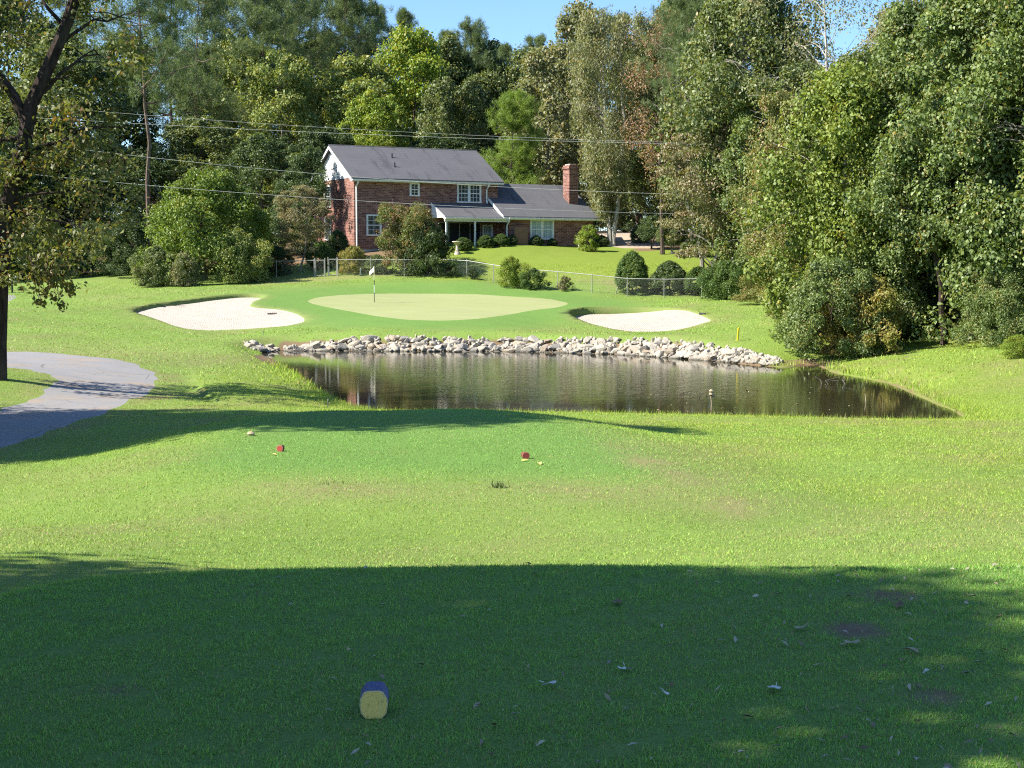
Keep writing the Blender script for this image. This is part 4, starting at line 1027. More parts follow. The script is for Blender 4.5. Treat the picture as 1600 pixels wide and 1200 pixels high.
# ---- leaning autumn oak at the left (own limbs, hand placed)
def oak():
    r = np.random.default_rng(77); D0 = 42.0
    A = lambda px, py, D=D0: at_depth(px, py, D)
    root = A(-6, 592); root[2] = gz(root[0], root[1])
    path = [root+np.array([-.05, 0, -.35]), root+np.array([0, 0, .08]), A(-4, 540), A(0, 440), A(6, 350), A(18, 290), A(36, 230), A(48, 165), A(66, 125), A(84, 85), A(105, 35), A(122, -20), A(150, -110)]
    rad = [.42, .34, .28, .255, .25, .24, .23, .215, .20, .19, .175, .16, .11]
    paths = [(path, rad)]
    P2 = [A(40, 190), A(22, 150), A(0, 120), A(-40, 70), A(-90, -20)]; paths.append((P2, [.17, .15, .13, .10, .05]))
    P3 = [A(58, 140), A(80, 125), A(110, 118, 41.5)]; paths.append((P3, [.08, .05, .02]))
    for (a, b, ra) in (((22,285),(130,215),.07),((30,250),(200,190),.07),((14,340),(110,330),.06),((12,370),(95,430),.05),((50,160),(160,90),.07),((88,78),(200,25),.07),((14,320),(190,300),.06),((40,220),(-60,260),.07),((12,390),(-70,400),.06),((100,40),(40,-40),.07),((30,250),(140,260),.05),((14,340),(170,370),.05)):
        s, e = A(*a), A(*b)+np.array([0, r.uniform(-2.2, 1.2), 0]); B = bend(s, e, 6, r, .10); paths.append((B, [ra*(1-.85*q/6) for q in range(7)]))
        for _ in range(6):
            q = r.integers(2, 6); e2 = B[q]+r.normal(size=3)*np.array([.8, .8, .5])+np.array([0, 0, -.3]); paths.append((bend(B[q], e2, 3, r), [ra*.3, ra*.22, ra*.14, .006]))
    cl = []
    for _ in range(270):
        px, py = r.uniform(-150, 225), r.uniform(-120, 432)
        lim = 215-.00*py+22*math.sin(py*.03)
        if px > lim-max(0, (py-330)*.9): continue
        if 55 < px < 150 and 30 < py < 150 and r.random() < .75: continue
        if 60 < px < 210 and -20 < py < 210 and r.random() < .62: continue
        cl.append((px, py, D0+r.normal()*1.6+.4))
    for q in ((70,455),(88,462),(108,447),(62,470),(96,474),(116,449),(80,440),(60,420),(100,420)): cl.append((*q, 41.3))
    cen = np.array([A(*c) for c in cl]); nl = np.array([26 if c[1] > 438 else 82 for c in cl]); rad_ = np.where(nl < 50, .20, r.uniform(.35, .78, len(cl)))
    Ps, Ns = [], []
    for c, n, q in zip(cen, nl, rad_):
        p, nn = clump_leaves(c[None], np.array([q]), int(n), r, .4, .1, .7, .5); Ps.append(p); Ns.append(nn)
    for c, n in zip(cen[-9:], nl[-9:]): paths.append((bend(c+np.array([-.2, .1, .9]), c, 3, r, -.1), [.016, .012, .008, .004]))
    Pn, Nn = np.concatenate(Ps), np.concatenate(Ns); sz = r.uniform(.6, 1.2, len(Pn))
    root_o = empty("oak_tree", Vector(root)); tag(root_o, "dark leaning oak with autumn leaves hanging at the left edge beside the cart path", "tree")
    Ad = r.normal(size=Pn.shape)*.7+np.array([0, 0, -.7])
    off = root
    link_mesh("trunk", branch_tubes([([np.array(p)-off for p in P], rr) for P, rr in paths], 8), BK['dark'], root_o)
    link_mesh("crown", leaf_mesh("crown", Pn-off, Nn, .165*sz, .10*sz, Ad, r), LF['oak'], root_o)
oak()
# ---- trees out of the frame on the left whose shade crosses the tees
G5 = "trees left of the tees"
def shade(pk, lf, x, y, h, wd, lb, rz=0.0): plant(pk, lf, 'brown', 0, y, h, wd, lb, "tree", group=G5, x=x, rz=rz)
shade('bigA', 'green', -12.8, 3.2, 13.75, 12.0, "broad tree beside the upper tee nearest its front edge")
shade('bigC', 'green', -11.0, 1.2, 11.0, 10.0, "broad spreading tree beside the middle of the upper tee", 1.0)
shade('bigA', 'green', -13.2, 3.5, 9.8, 8.0, "round tree farther left of the upper tee", 3.0)
shade('sparse', 'oak', -9.8, 0.4, 15.5, 9.0, "thin crowned autumn tree beside the upper tee", 2.0)
shade('highA', 'green', -17.0, 25.0, 18.0, 8.5, "tall high crowned tree left of the red tee", .5)
shade('highA', 'green', -20.5, 24.6, 21.0, 8.5, "tallest high crowned tree left of the red tee behind the path", 2.5)
shade('highA', 'oak', -19.0, 25.6, 17.5, 7.0, "high crowned autumn tree left of the red tee", 1.5)
shade('bigB', 'oak', -16.5, 28.2, 12.0, 5.5, "shorter autumn tree left of the path", 1.5)
shade('bigB', 'green', -17.2, 30.6, 8.5, 5.5, "low tree left of the path", 3.5)
shade('bigC', 'oak', -23.0, 29.5, 15.0, 7.0, "spreading autumn tree behind the low tree left of the path", 4.5)
# ------------------------------------------------------------------ rock bank: every stone its own object
def rock_mesh(i):
    r = np.random.default_rng(100+i)
    import bmesh
    bm = bmesh.new(); bmesh.ops.create_icosphere(bm, subdivisions=3, radius=1.0)
    V = np.array([v.co[:] for v in bm.verts])
    pl = r.normal(size=(13, 3)); pl /= np.linalg.norm(pl, axis=1)[:, None]; dd = r.uniform(.48, .86, 13)
    for _ in range(2):
        for nrm, d in zip(pl, dd):
            e = V@nrm-d; V = V-np.outer(np.maximum(e, 0), nrm)
    V *= np.array([r.uniform(.85, 1.3), r.uniform(.6, .95), r.uniform(.5, .85)])
    V += .012*np.sin(V[:, [1, 2, 0]]*9+i)
    for v, c in zip(bm.verts, V): v.co = c
    me = bpy.data.meshes.new("riprap_stone"); bm.to_mesh(me); bm.free()
    me.polygons.foreach_set("use_smooth", np.ones(len(me.polygons), dtype=bool))
    try: me.set_sharp_from_angle(angle=R(22))
    except Exception: pass
    return me
def rock_mat(name, a, b, st):
    g = NT(name); co = g.coord(); oi = g.n("ShaderNodeObjectInfo")
    sh = g.n("ShaderNodeVectorMath"); g.l(co, sh.inputs[0]); cbx = g.n("ShaderNodeCombineXYZ"); g.l(g.math('MULTIPLY', oi.outputs["Random"], 60), cbx.inputs[0]); g.l(cbx.outputs[0], sh.inputs[1])
    c = g.mix(g.noise(sh.outputs[0], 1.4, 6, .7), a, b)
    c = g.mix(g.ramp(g.noise(sh.outputs[0], 2.6, 6, .75), .54, .7, 0, .8), c, st)
    c = g.mix(g.math('MULTIPLY', oi.outputs["Random"], .4), c, (.43, .39, .32))
    ps = g.n("ShaderNodeSeparateXYZ"); g.l(g.n("ShaderNodeNewGeometry").outputs["Position"], ps.inputs[0])
    wet = g.ramp(g.math('ADD', ps.outputs[2], g.math('MULTIPLY', g.noise(co, 3, 4), .14)), ZW+.05, ZW+.20, 1, 0)   # wet, algae stained foot of the bank
    c = g.mix(g.math('MULTIPLY', wet, .85), c, (.060, .052, .036))
    return g.done(g.bsdf(c, .85, .25, g.bump(g.noise(co, 5, 6, .7), .5, .12)))
RM = [rock_mat("pale_rock", (.30, .27, .22), (.42, .385, .32), (.19, .15, .105)), rock_mat("tan_rock", (.29, .23, .165), (.39, .32, .24), (.17, .12, .08)), rock_mat("grey_rock", (.22, .205, .18), (.34, .315, .28), (.12, .10, .08))]
RK = [rock_mesh(i) for i in range(16)]
shore = [on_level(px, py, ZW)[:2] for px, py in [(398,551),(440,549),(520,548.5),(600,548.5),(700,549),(800,549),(880,551),(960,553),(1050,559),(1120,564),(1175,569),(1212,573)]]
shore = np.array(shore); seg = np.linalg.norm(np.diff(shore, axis=0), axis=1); cum = np.concatenate([[0], np.cumsum(seg)])
def along(t):
    s = t*cum[-1]; k = min(np.searchsorted(cum, s, side='right')-1, len(seg)-1); f = (s-cum[k])/seg[k]
    p = shore[k]*(1-f)+shore[k+1]*f; d = (shore[k+1]-shore[k])/seg[k]
    return p, np.array([-d[1], d[0]])
rows = [(-.15, 84, .27), (.20, 80, .29), (.55, 74, .29), (.88, 60, .265)]
rk_lab = ["pale angular riprap stone at the waterline of the rock bank", "pale angular riprap stone low in the rock bank", "pale angular riprap stone high in the rock bank", "pale angular riprap stone along the grassy top of the rock bank"]
for ri, (off, n, sz) in enumerate(rows):
    for i in range(n):
        t = (i+random.uniform(.1, .9))/n
        endf = min(1, (1-t)/.22)
        if ri >= 2 and endf < random.uniform(.25, 1): continue
        p, nr = along(min(t, .999)); o_ = off*(.45+.55*endf)+random.uniform(-.14, .14)
        x, y = p+nr*o_
        s = sz*random.uniform(.62, 1.4)*(.62+.38*endf)
        if random.random() < .08: s *= 1.2
        o = bpy.data.objects.new("riprap_stone", RK[random.randrange(16)]); col.objects.link(o)
        if len(o.data.materials) == 0: o.data.materials.append(RM[0])
        o.material_slots[0].link = 'OBJECT'; o.material_slots[0].material = RM[random.choices((0, 1, 2), (6, 2, 2 if ri else 4))[0]]
        z = max(gz(x, y), ZW-.22)
        o.location = (x, y, z+s*.12+(.05 if ri == 1 else 0)); o.scale = (s*random.uniform(.95, 1.35), s, s*random.uniform(.8, 1.1)); o.rotation_euler = (random.uniform(-.4, .4), random.uniform(-.4, .4), random.uniform(0, 6.28))
        tag(o, rk_lab[ri], "rock", "riprap stones, "+["at the waterline", "low in the bank", "high in the bank", "along the top of the bank"][ri])
# the many small stones wedged between them
VV, FF = [], []; vb = 0
for i in range(1000):
    p, nr = along(random.uniform(0, .985)); x, y = p+nr*random.uniform(-.25, 1.1)*min(1, .4+(1-np.linalg.norm(p-shore[0])/cum[-1])*3)
    me = RK[random.randrange(16)]; v = np.empty(len(me.vertices)*3, np.float32); me.vertices.foreach_get("co", v); v = v.reshape(-1, 3)
    s = random.uniform(.10, .22); q = Quaternion((random.random(), random.random(), random.random(), random.random())).normalized().to_matrix()
    v = v@np.array(q).T*s+np.array([x, y, max(gz(x, y), ZW-.15)+.04]); f = np.array([p_.vertices[:] for p_ in me.polygons]); VV.append(v); FF.append(f+vb); vb += len(v)
tag(link_mesh("rubble", mesh_fixed("rubble", np.concatenate(VV), np.concatenate(FF)), RM[0]), "small rubble wedged between the riprap stones", "rubble", kind="stuff")

# ------------------------------------------------------------------ tee markers
RIM = plain("bare_wood_edge", (.62, .50, .26), .8, .2, .25, 40)
def marker(name, loc, rz, w, h, L, side_c, face_c, label, group=None, rot=0.0):
    root = empty(name, loc, rz); tag(root, label, "tee marker", group)
    k = .30                                             # big cut corners, slightly bulged sides
    prof = [(-.5+k*.75, 0), (.5-k*.75, 0), (.5-.05, h/w*.22), (.5, h/w*.5), (.5-.02, h/w*.72), (.5-k*.55, h/w*.95), (.5-k, h/w), (-.5+k, h/w), (-.5+k*.55, h/w*.95), (-.5+.02, h/w*.72), (-.5, h/w*.5), (-.5+.05, h/w*.22)]
    P = [(x*w, z*w) for x, z in prof]
    b = MB(); b.prism([(x, .006, z) for x, z in P], (0, L, 0)); o = b.build("body", side_c, root, False, .004)
    f = MB(); f.prism([(x*.985, .0025, z*.985+.001) for x, z in P], (0, .003, 0)); f.build("pale_rim", RIM, root)
    f = MB(); f.prism([(x*.90, 0, (z-h*.5)*.90+h*.5) for x, z in P], (0, .0022, 0)); f.build("painted_face", face_c, root)
    return root
g = NT("worn_yellow_paint"); co = g.coord()
c = g.mix(g.noise(co, 25, 6, .7), (.72, .50, .12), (.86, .62, .19)); c = g.mix(g.ramp(g.noise(g.coord('Object', (60, 1, 6)), 1.0, 5, .7), .55, .66, 0, .8), c, (.62, .55, .20))
c = g.mix(g.ramp(g.noise(co, 38, 6, .8), .55, .63, 0, .75), c, (.24, .15, .05)); YEL = g.done(g.bsdf(c, .75, .25, g.bump(g.noise(co, 60, 4), .3, .004)))
g = NT("blue_paint"); co = g.coord()
c = g.mix(g.noise(co, 22, 5, .65), (.050, .058, .125), (.090, .105, .215)); c = g.mix(g.ramp(g.noise(co, 48, 6, .75), .55, .64, 0, .8), c, (.20, .20, .26)); BLU = g.done(g.bsdf(c, .7, .3, g.bump(g.noise(co, 60, 4), .3, .004)))
RED = plain("faded_red_paint", (.50, .085, .075), .75, .25, .25, 20, dirt=(.36, .10, .07)); REDT = plain("weathered_maroon", (.16, .045, .04), .85, .2, .35, 20)
p = ghit(584, 1130); marker("tee_marker", p-Vector((0, 0, .004)), R(3), .104, .108, .115, BLU, YEL, "blue wooden tee marker with a worn yellow face on the shaded near tee")
p = ghit(437, 706); marker("tee_marker", p-Vector((0, 0, .004)), R(-7), .105, .098, .085, REDT, RED, "faded red tee marker with one yellow leaf before it, nearer the cart path")
p = ghit(822, 717); marker("tee_marker", p-Vector((0, 0, .004)), R(12), .115, .098, .085, REDT, RED, "faded red tee marker with two yellow leaves before it, nearer the right lawn")

# ------------------------------------------------------------------ flagstick
p = ghit(585, 472.5); fs = empty("flagstick", p); tag(fs, "white and black striped flagstick with a drooping white flag on the green", "flagstick")
BLK = plain("black_paint", (.02, .02, .02), .5, .3); YW = plain("pale_yellow_paint", (.72, .70, .45), .5, .3, .05)
hts = [(0, .62, BLK), (.62, 1.12, M['white']), (1.12, 1.45, BLK), (1.45, 2.32, YW)]
for a, b, m in hts:
    t = MB(); t.tube([(0, 0, a), (0, 0, b)], .020, 8); t.build("pole_band", m, fs)
fb = MB(); nU, nV = 9, 8; G = []
for j in range(nV):
    row = []
    for i in range(nU):
        u, v = i/(nU-1), j/(nV-1)
        row.append((-.02-.29*u, .05*math.sin(u*7+v*2)*u, 2.30-.33*v*(1-.25*u)-.34*u-.02*math.sin(6*u)))
    G.append(row)
for j in range(nV-1):
    for i in range(nU-1): fb.poly([G[j][i], G[j][i+1], G[j+1][i+1], G[j+1][i]])
fl_ = fb.build("flag", plain("flag_cloth", (.80, .78, .74), .8, .1, .05), fs, True)
so2 = fl_.modifiers.new("cloth", 'SOLIDIFY'); so2.thickness = .006; so2.offset = 0
em = MB()                                            # the small dark mark on the cloth
for a in range(10):
    th0, th1 = a/10*6.28, (a+1)/10*6.28
    for sgn in (-1, 1):
        em.poly([(-.17+.032*math.cos(th), .030*sgn+.02, 1.95+.05*math.sin(th)) for th in (th0, th1)]+[(-.17+.055*math.cos(th), .030*sgn+.02, 1.95+.08*math.sin(th)) for th in (th1, th0)])
em.build("flag_mark", plain("mark_ink", (.20, .10, .13), .8, .1), fl_)
cupm = MB(); cupm.lathe([(.054, 0), (.056, .004), (.05, .004), (.05, .001)], 16, (0, 0, 0)); cupm.build("cup_rim", M['white'], fs)

# ------------------------------------------------------------------ bunker rakes
RKM = plain("rake_grey", (.05, .05, .055), .6, .3); RKH = plain("rake_handle", (.10, .09, .08), .6, .3)
for (px, py, rz, lab) in ((425, 491.5, 2.2, "dark bunker rake lying in the near lobe of the kidney shaped bunker"), (256, 479.5, .2, "dark bunker rake lying at the shaded far edge of the kidney shaped bunker"), (1098, 491.5, .5, "dark bunker rake lying at the right end of the oval bunker")):
    p = ghit(px, py); r_ = empty("bunker_rake", p+Vector((0, 0, .03)), rz); tag(r_, lab, "rake", "rakes left in the bunkers")
    a = MB(); a.tube([(0, 0, .05), (1.3, 0, .02)], .016, 6); a.build("handle", RKH, r_)
    a = MB(); a.box(-.04, 0, -.3, .3, .02, .07)
    for i in range(12): a.box(-.035, -.01, -.29+i*.052, -.275+i*.052, -.05, .02)
    a.build("head", RKM, r_)

# ------------------------------------------------------------------ stakes and posts
def stake(px, py, h, w, mat, lab, lean=0.0, cat="stake", name="stake"):
    p = ghit(px, py); m_ = MB(); m_.prism([(-w/2, -w/2, -.15), (w/2, -w/2, -.15), (w/2, w/2, -.15), (-w/2, w/2, -.15)], (0, 0, h+.10))
    m_.prism([(-w/2, -w/2, h-.049), (w/2, -w/2, h-.049), (w/2, w/2, h-.049), (-w/2, w/2, h-.049)], (0, 0, .001)); m_.poly([(-w/2, -w/2, h-.047), (w/2, -w/2, h-.047), (0, 0, h)]); m_.poly([(w/2, -w/2, h-.047), (w/2, w/2, h-.047), (0, 0, h)]); m_.poly([(w/2, w/2, h-.047), (-w/2, w/2, h-.047), (0, 0, h)]); m_.poly([(-w/2, w/2, h-.047), (-w/2, -w/2, h-.047), (0, 0, h)])
    o = m_.build(name, mat); o.location = p; o.rotation_euler = (0, lean, .3); tag(o, lab, cat); return o
STK = plain("stake_yellow", (.75, .55, .02), .6, .3, .1); GRW = plain("grey_wood", (.32, .28, .22), .9, .2, .3, 12)
stake(1152.5, 532, .62, .06, STK, "yellow hazard stake on the grass above the right end of the rocks", .08)
stake(512, 637, .27, .03, GRW, "thin grey wooden stake on the left pond bank beside the red tee", .05)
stake(411, 524, .3, .035, GRW, "short grey stake in the grass above the left end of the rocks")
stake(563, 430, .55, .08, M['white'], "short white post stub before the yellow round shrub", .03, "post", "post_stub")
stake(962, 459, .9, .05, GRW, "pale leaning stick propped between the egg shaped and dark bushes", .35, "stick", "garden_stick")
stake(1246, 476, .55, .07, M['white'], "white marker post at the foot of the brown shrub on the right", 0, "post", "marker_post")

# stand beside the far path, half behind the leaning trunk
p = ghit(17, 457.5); st = empty("ball_washer", p); tag(st, "pale ball washer stand on a dark post beside the far grey path", "ball washer")
m_ = MB(); m_.tube([(.1, 0, -.1), (.1, 0, .85)], .07, 8); m_.build("post", RKM, st)
m_ = MB(); m_.lathe([(.12, .8), (.16, .88), (.16, 1.2), (.1, 1.3), (.05, 1.32)], 14, (.1, 0, 0)); m_.tube([(.1, 0, 1.3), (.1, 0, 1.45)], .025, 6); m_.lathe([(.05, 1.42), (.06, 1.48), (.02, 1.52)], 10, (.1, 0, 0)); m_.build("washer_body", plain("washer_paint", (.50, .50, .44), .6, .3), st, True)
m_ = MB(); m_.box(.22, .40, -.02, .02, .75, 1.15); m_.build("towel", M['white'], st)
m_ = MB(); m_.lathe([(.20, .02), (.24, .9), (.26, .92), (.22, .92), (.20, .8)], 16, (-.38, 0, 0)); o = m_.build("litter_bin", plain("bin_slats", (.36, .34, .29), .8, .2, .3, 8), None, True); o.location = p; tag(o, "pale round litter bin beside the ball washer at the far path", "bin")

# ------------------------------------------------------------------ chain link fence and gate
def fence(name, ptsf, hgt, label, step=2.6):
    P = np.array([gpos(px, D)[:] for px, D in ptsf]); root = empty(name, Vector(P[0])); tag(root, label, "fence"); org = P[0]
    d = np.linalg.norm(np.diff(P[:, :2], axis=0), axis=1); cu = np.concatenate([[0], np.cumsum(d)])
    n = max(2, int(round(cu[-1]/step))+1)
    xy = [np.array([np.interp(s, cu, P[:, 0]), np.interp(s, cu, P[:, 1])]) for s in np.linspace(0, cu[-1], n)]
    tops = []
    for q in xy:
        z = gz(*q); b = MB(); b.tube([(q[0]-org[0], q[1]-org[1], z-.2-org[2]), (q[0]-org[0], q[1]-org[1], z+hgt-org[2])], .030, 8); b.lathe([(.035, 0), (.035, .03), (.01, .06)], 8, (q[0]-org[0], q[1]-org[1], z+hgt+.002-org[2])); b.build("fence_post", M['galv'], root)
        tops.append((q[0]-org[0], q[1]-org[1], z+hgt-.03-org[2]))
    b = MB(); b.tube(tops, .026, 8); b.build("top_rail", M['galv'], root)
    V = []; Fc = []; w_ = .0016
    for sgn in (1, -1):
        s = -hgt
        while s < cu[-1]:
            A = []
            for f in (0, .5, 1):
                ss = s+f*hgt if sgn == 1 else s+hgt-f*hgt
                ss_c = min(max(ss, 0), cu[-1]); q = (np.interp(ss_c, cu, P[:, 0]), np.interp(ss_c, cu, P[:, 1]))
                A.append((q[0]-org[0], q[1]-org[1], np.interp(ss_c, np.linspace(0, cu[-1], n), [t[2] for t in tops])-hgt+.05+f*(hgt-.05), ss == ss_c))
            for i in (0, 1):
                if A[i][3] and A[i+1][3]:
                    a, c = A[i], A[i+1]; k = len(V)
                    V += [(a[0], a[1], a[2]-w_), (a[0], a[1], a[2]+w_), (c[0], c[1], c[2]+w_), (c[0], c[1], c[2]-w_)]; Fc.append((k, k+1, k+2, k+3))
            s += .10
    link_mesh("wire_mesh", mesh_fixed("wire_mesh", np.array(V), Fc), M['galv'], root)
    return root
fence("chain_link_fence", [(432,106.4),(491,106)], 1.28, "short chain link fence run between the dark hedge and the gate")
fence("chain_link_fence", [(528,105.6),(600,105),(705,104),(780,101),(860,99.2),(965,97.2),(1096,95.5)], 1.28, "long low chain link fence along the foot of the house lawn")
for (a, b, lab) in ((492.5, 508, "narrow chain link gate panel next to the short fence run"), (513, 527, "narrow chain link gate panel next to the yellow round shrub")):
    pa, pb = gpos(a, 106), gpos(b, 105.8); gt = empty("fence_gate", pa, math.atan2(pb.y-pa.y, pb.x-pa.x)); tag(gt, lab, "gate", "chain link gate panels"); Lg = (pb-pa).length; dz = (pb.z-pa.z)
    m_ = MB(); m_.tube([(0, 0, -.1), (0, 0, 1.42)], .04, 8); m_.tube([(Lg, 0, dz-.1), (Lg, 0, 1.42)], .04, 8); m_.tube([(.06, 0, .1), (Lg-.06, 0, .1)], .022, 6); m_.tube([(.06, 0, 1.25), (Lg-.06, 0, 1.25)], .028, 6); m_.tube([(.07, 0, .1), (.07, 0, 1.25)], .022, 6); m_.tube([(Lg-.07, 0, .1), (Lg-.07, 0, 1.25)], .022, 6); m_.build("gate_frame", M['galv'], gt)
    m_ = MB()
    k = -1.15
    while k < Lg:
        for sg_ in (1, -1):
            x0, x1 = (k, k+1.15) if sg_ == 1 else (k+1.15, k)
            z0, z1 = .1, 1.25
            pts2 = []
            for f in np.linspace(0, 1, 8):
                xx = x0+(x1-x0)*f
                if .07 <= xx <= Lg-.07: pts2.append((xx, 0, z0+(z1-z0)*f))
            for q in range(len(pts2)-1):
                a_, b_ = pts2[q], pts2[q+1]; m_.poly([(a_[0], 0, a_[2]-.0016), (a_[0], 0, a_[2]+.0016), (b_[0], 0, b_[2]+.0016), (b_[0], 0, b_[2]-.0016)])
        k += .10
    m_.build("wire_mesh", M['galv'], gt)

# ------------------------------------------------------------------ overhead wires, strung well above the yard
WIRE = plain("bright_wire", (.50, .50, .49), .45, .5, .1)
def wire(ctrl, D0, D1, rad, lab):
    pts = np.array([at_depth(px, py, D0+(D1-D0)*(px-200)/1000.0) for px, py in ctrl])
    a = np.polyfit(pts[:, 0], pts[:, 2], 2); b = np.polyfit(pts[:, 0], pts[:, 1], 1)
    xs_ = np.linspace(-34, 33, 60)
    m_ = MB(); m_.tube([(x, np.polyval(b, x), np.polyval(a, x)) for x in xs_], rad, 6); tag(m_.build("power_line", WIRE), lab, "power line", "overhead wires")
wire([(260,183),(430,193),(600,205),(740,211),(900,219),(1060,222),(1240,226)], 99, 99, .0075, "topmost thin overhead wire crossing before the trees")
wire([(270,196),(430,204),(600,211),(760,217),(900,221),(1060,225),(1240,228)], 98, 98, .009, "second overhead wire from the top, passing just above the house roof ridge")
wire([(235,247),(400,262),(515,272),(650,284),(785,293),(920,299),(1100,304)], 100, 100, .010, "third overhead wire from the top, crossing the house under its upper eave")
wire([(230,288),(375,303),(515,311),(670,320),(800,325),(930,330),(1130,336)], 99.5, 99.5, .010, "lowest overhead wire, crossing the house at porch roof height")
# ------------------------------------------------------------------ mown grass as blades, nearest ground first
def blade_field(name, n, y0, y1, pw, h0, w0, grow, seed, label, xpad=.6, strawf=.05):
    r = np.random.default_rng(seed)
    u = r.uniform(0, 1, n); k = 1-pw                              # density falls as distance**-pw across a widening strip
    y = (y0**(k+1)+u*(y1**(k+1)-y0**(k+1)))**(1/(k+1)) if abs(k+1) > 1e-6 else y0*(y1/y0)**u
    x = r.uniform(-1, 1, n)*(.385*y+xpad)
    cl = vnoise(x, y, 9.0, 8)+vnoise(x, y, 23.0, 9)
    keep = r.uniform(0, 1, n) < np.clip(.64+.48*cl, .04, 1)
    x, y = x[keep], y[keep]
    ok = np.ones(len(x), bool)
    for P, lim in ((PATH, -.05), (POND, .02), (GREEN, 0), (BUNK[0], -.05), (BUNK[1], -.05)):
        ok &= ~(near_dist(x, y, P, 1) > lim)
    x, y = x[ok], y[ok]
    Zn = zones(x, y); pm = np.full(len(x), -99.0); kq = (y > 30) & (y < 62); pm[kq] = sdist(x[kq], y[kq], POND); ok = (Zn[:, 3] < r.uniform(.35, .8, len(x))) | ((pm > -.6) & (y < 60) & (r.uniform(0, 1, len(x)) < .85)); ok &= r.uniform(0, 1, len(x)) > .55*Zn[:, 1]; ok &= ~((y > 60) & (Zn[:, 0] > r.uniform(.15, .5, len(x)))); x, y, Zn = x[ok], y[ok], Zn[ok]
    n = len(x); z = H(x, y)
    s = np.maximum(1, (y/6.0)**grow)
    near_pond = np.zeros(n); kk = (y > 30) & (y < 70)
    if kk.any(): near_pond[kk] = smooth(-1.3, -.15, sdist(x[kk], y[kk], POND))
    h = h0*s*r.uniform(.5, 1.35, n)*(1+.45*Zn[:, 2])*(1+2.3*near_pond*r.uniform(.2, 1, n))*(1-.25*Zn[:, 0])
    wd = w0*s*r.uniform(.7, 1.3, n)
    a = r.uniform(0, 2*np.pi, n); tilt = r.uniform(.35, 1.25, n)*(1-.45*near_pond)
    dx, dy = np.cos(a)*np.sin(tilt), np.sin(a)*np.sin(tilt)
    b = a+np.pi/2+r.normal(size=n)*.4
    V = np.empty((n, 3, 3))
    V[:, 0] = np.stack([x-np.cos(b)*wd/2, y-np.sin(b)*wd/2, z-.003], -1); V[:, 1] = np.stack([x+np.cos(b)*wd/2, y+np.sin(b)*wd/2, z-.003], -1)
    V[:, 2] = np.stack([x+dx*h, y+dy*h, z+np.cos(tilt)*h], -1)
    me = mesh_fixed(name, V.reshape(-1, 3), np.arange(3*n).reshape(n, 3))
    c = np.tile(np.array(FAIR)*1.10, (n, 1))
    for i, cc in ((0, MOWN), (2, LUSH)):
        f = Zn[:, i:i+1]; c = c*(1-f)+np.array(cc)*1.08*f
    cl = .5*vnoise(x, y, 9.0, 8)+.5*vnoise(x, y, 23.0, 9)+.35*vnoise(x, y, 1.1, 12)
    c = c*np.clip(1+.30*cl, .5, 1.5)[:, None]
    straw = (r.uniform(0, 1, n) < (strawf+.7*Zn[:, 1]))[:, None]
    c = np.where(straw, np.array([.38, .33, .15])*r.uniform(.6, 1.25, (n, 1)), c*r.uniform(.74, 1.3, (n, 1)))
    c[:, 0] *= r.uniform(.85, 1.2, n)
    C4 = np.repeat(np.column_stack([c, np.ones(n)]), 3, 0).astype(np.float32)
    ca = me.color_attributes.new("tint", 'FLOAT_COLOR', 'POINT'); ca.data.foreach_set("color", C4.ravel())
    o = link_mesh("grass", me, M['blade']); tag(o, label, "grass", kind="stuff"); return o
g = NT("grass_blade"); at = g.n("ShaderNodeAttribute", attribute_name="tint")
p = g.n("ShaderNodeBsdfPrincipled"); g.l(at.outputs["Color"], p.inputs["Base Color"]); p.inputs["Roughness"].default_value = .55; p.inputs["Specular IOR Level"].default_value = .3
tl = g.n("ShaderNodeBsdfTranslucent"); g.l(g.mix(1.0, at.outputs["Color"], (1.3, 1.25, .72), 'MULTIPLY'), tl.inputs[0])
mx = g.n("ShaderNodeMixShader"); mx.inputs[0].default_value = .3; g.l(p.outputs[0], mx.inputs[1]); g.l(tl.outputs[0], mx.inputs[2]); M['blade'] = g.done(mx.outputs[0])
blade_field("grass_near", 1250000, 3.1, 9.6, 1.6, .0215, .0042, .35, 31, "short mown grass blades of the upper tee", strawf=.07, xpad=2.6)
blade_field("grass_mid", 1050000, 9.6, 47, 1.5, .019, .0058, .42, 32, "mown grass blades between the tees and along the pond", xpad=4.5)
blade_field("grass_far", 260000, 47, 108, 1.2, .036, .017, .30, 33, "rough grass blades round the green and the house lawn", xpad=5)

# ------------------------------------------------------------------ fallen leaves and litter
def leaf_shape(seed, L, wd, lobes):
    L, wd = L*.78, wd*.78
    r = np.random.default_rng(seed); n = 22; pts_ = []
    for i in range(n):
        t = i/n*2*math.pi; rr = 1+(.28*math.cos(lobes*t)+r.uniform(-.14, .14)); pts_.append((L*.5*math.cos(t)*rr, wd*.5*math.sin(t)*rr))
    m = MB(); c = (0, 0, .006)
    z = lambda x, y: .006+.22*abs(y)+.005*math.sin(x*60+seed)
    for i in range(n):
        a, b = pts_[i], pts_[(i+1) % n]; m.poly([c, (a[0], a[1], z(*a)), (b[0], b[1], z(*b))])
    m.tube([(L*.45, 0, .012), (L*.75, .01, .02)], .0016, 5)
    return m
DL = {'pale': plain("dry_pale_leaf", (.56, .56, .50), .7, .2, .15, 40), 'tan': plain("dry_tan_leaf", (.36, .30, .19), .7, .2, .25, 40), 'yellow': plain("yellow_leaf", (.70, .62, .16), .6, .2, .15, 30), 'brown': plain("dry_brown_leaf", (.17, .11, .06), .8, .2, .3, 40)}
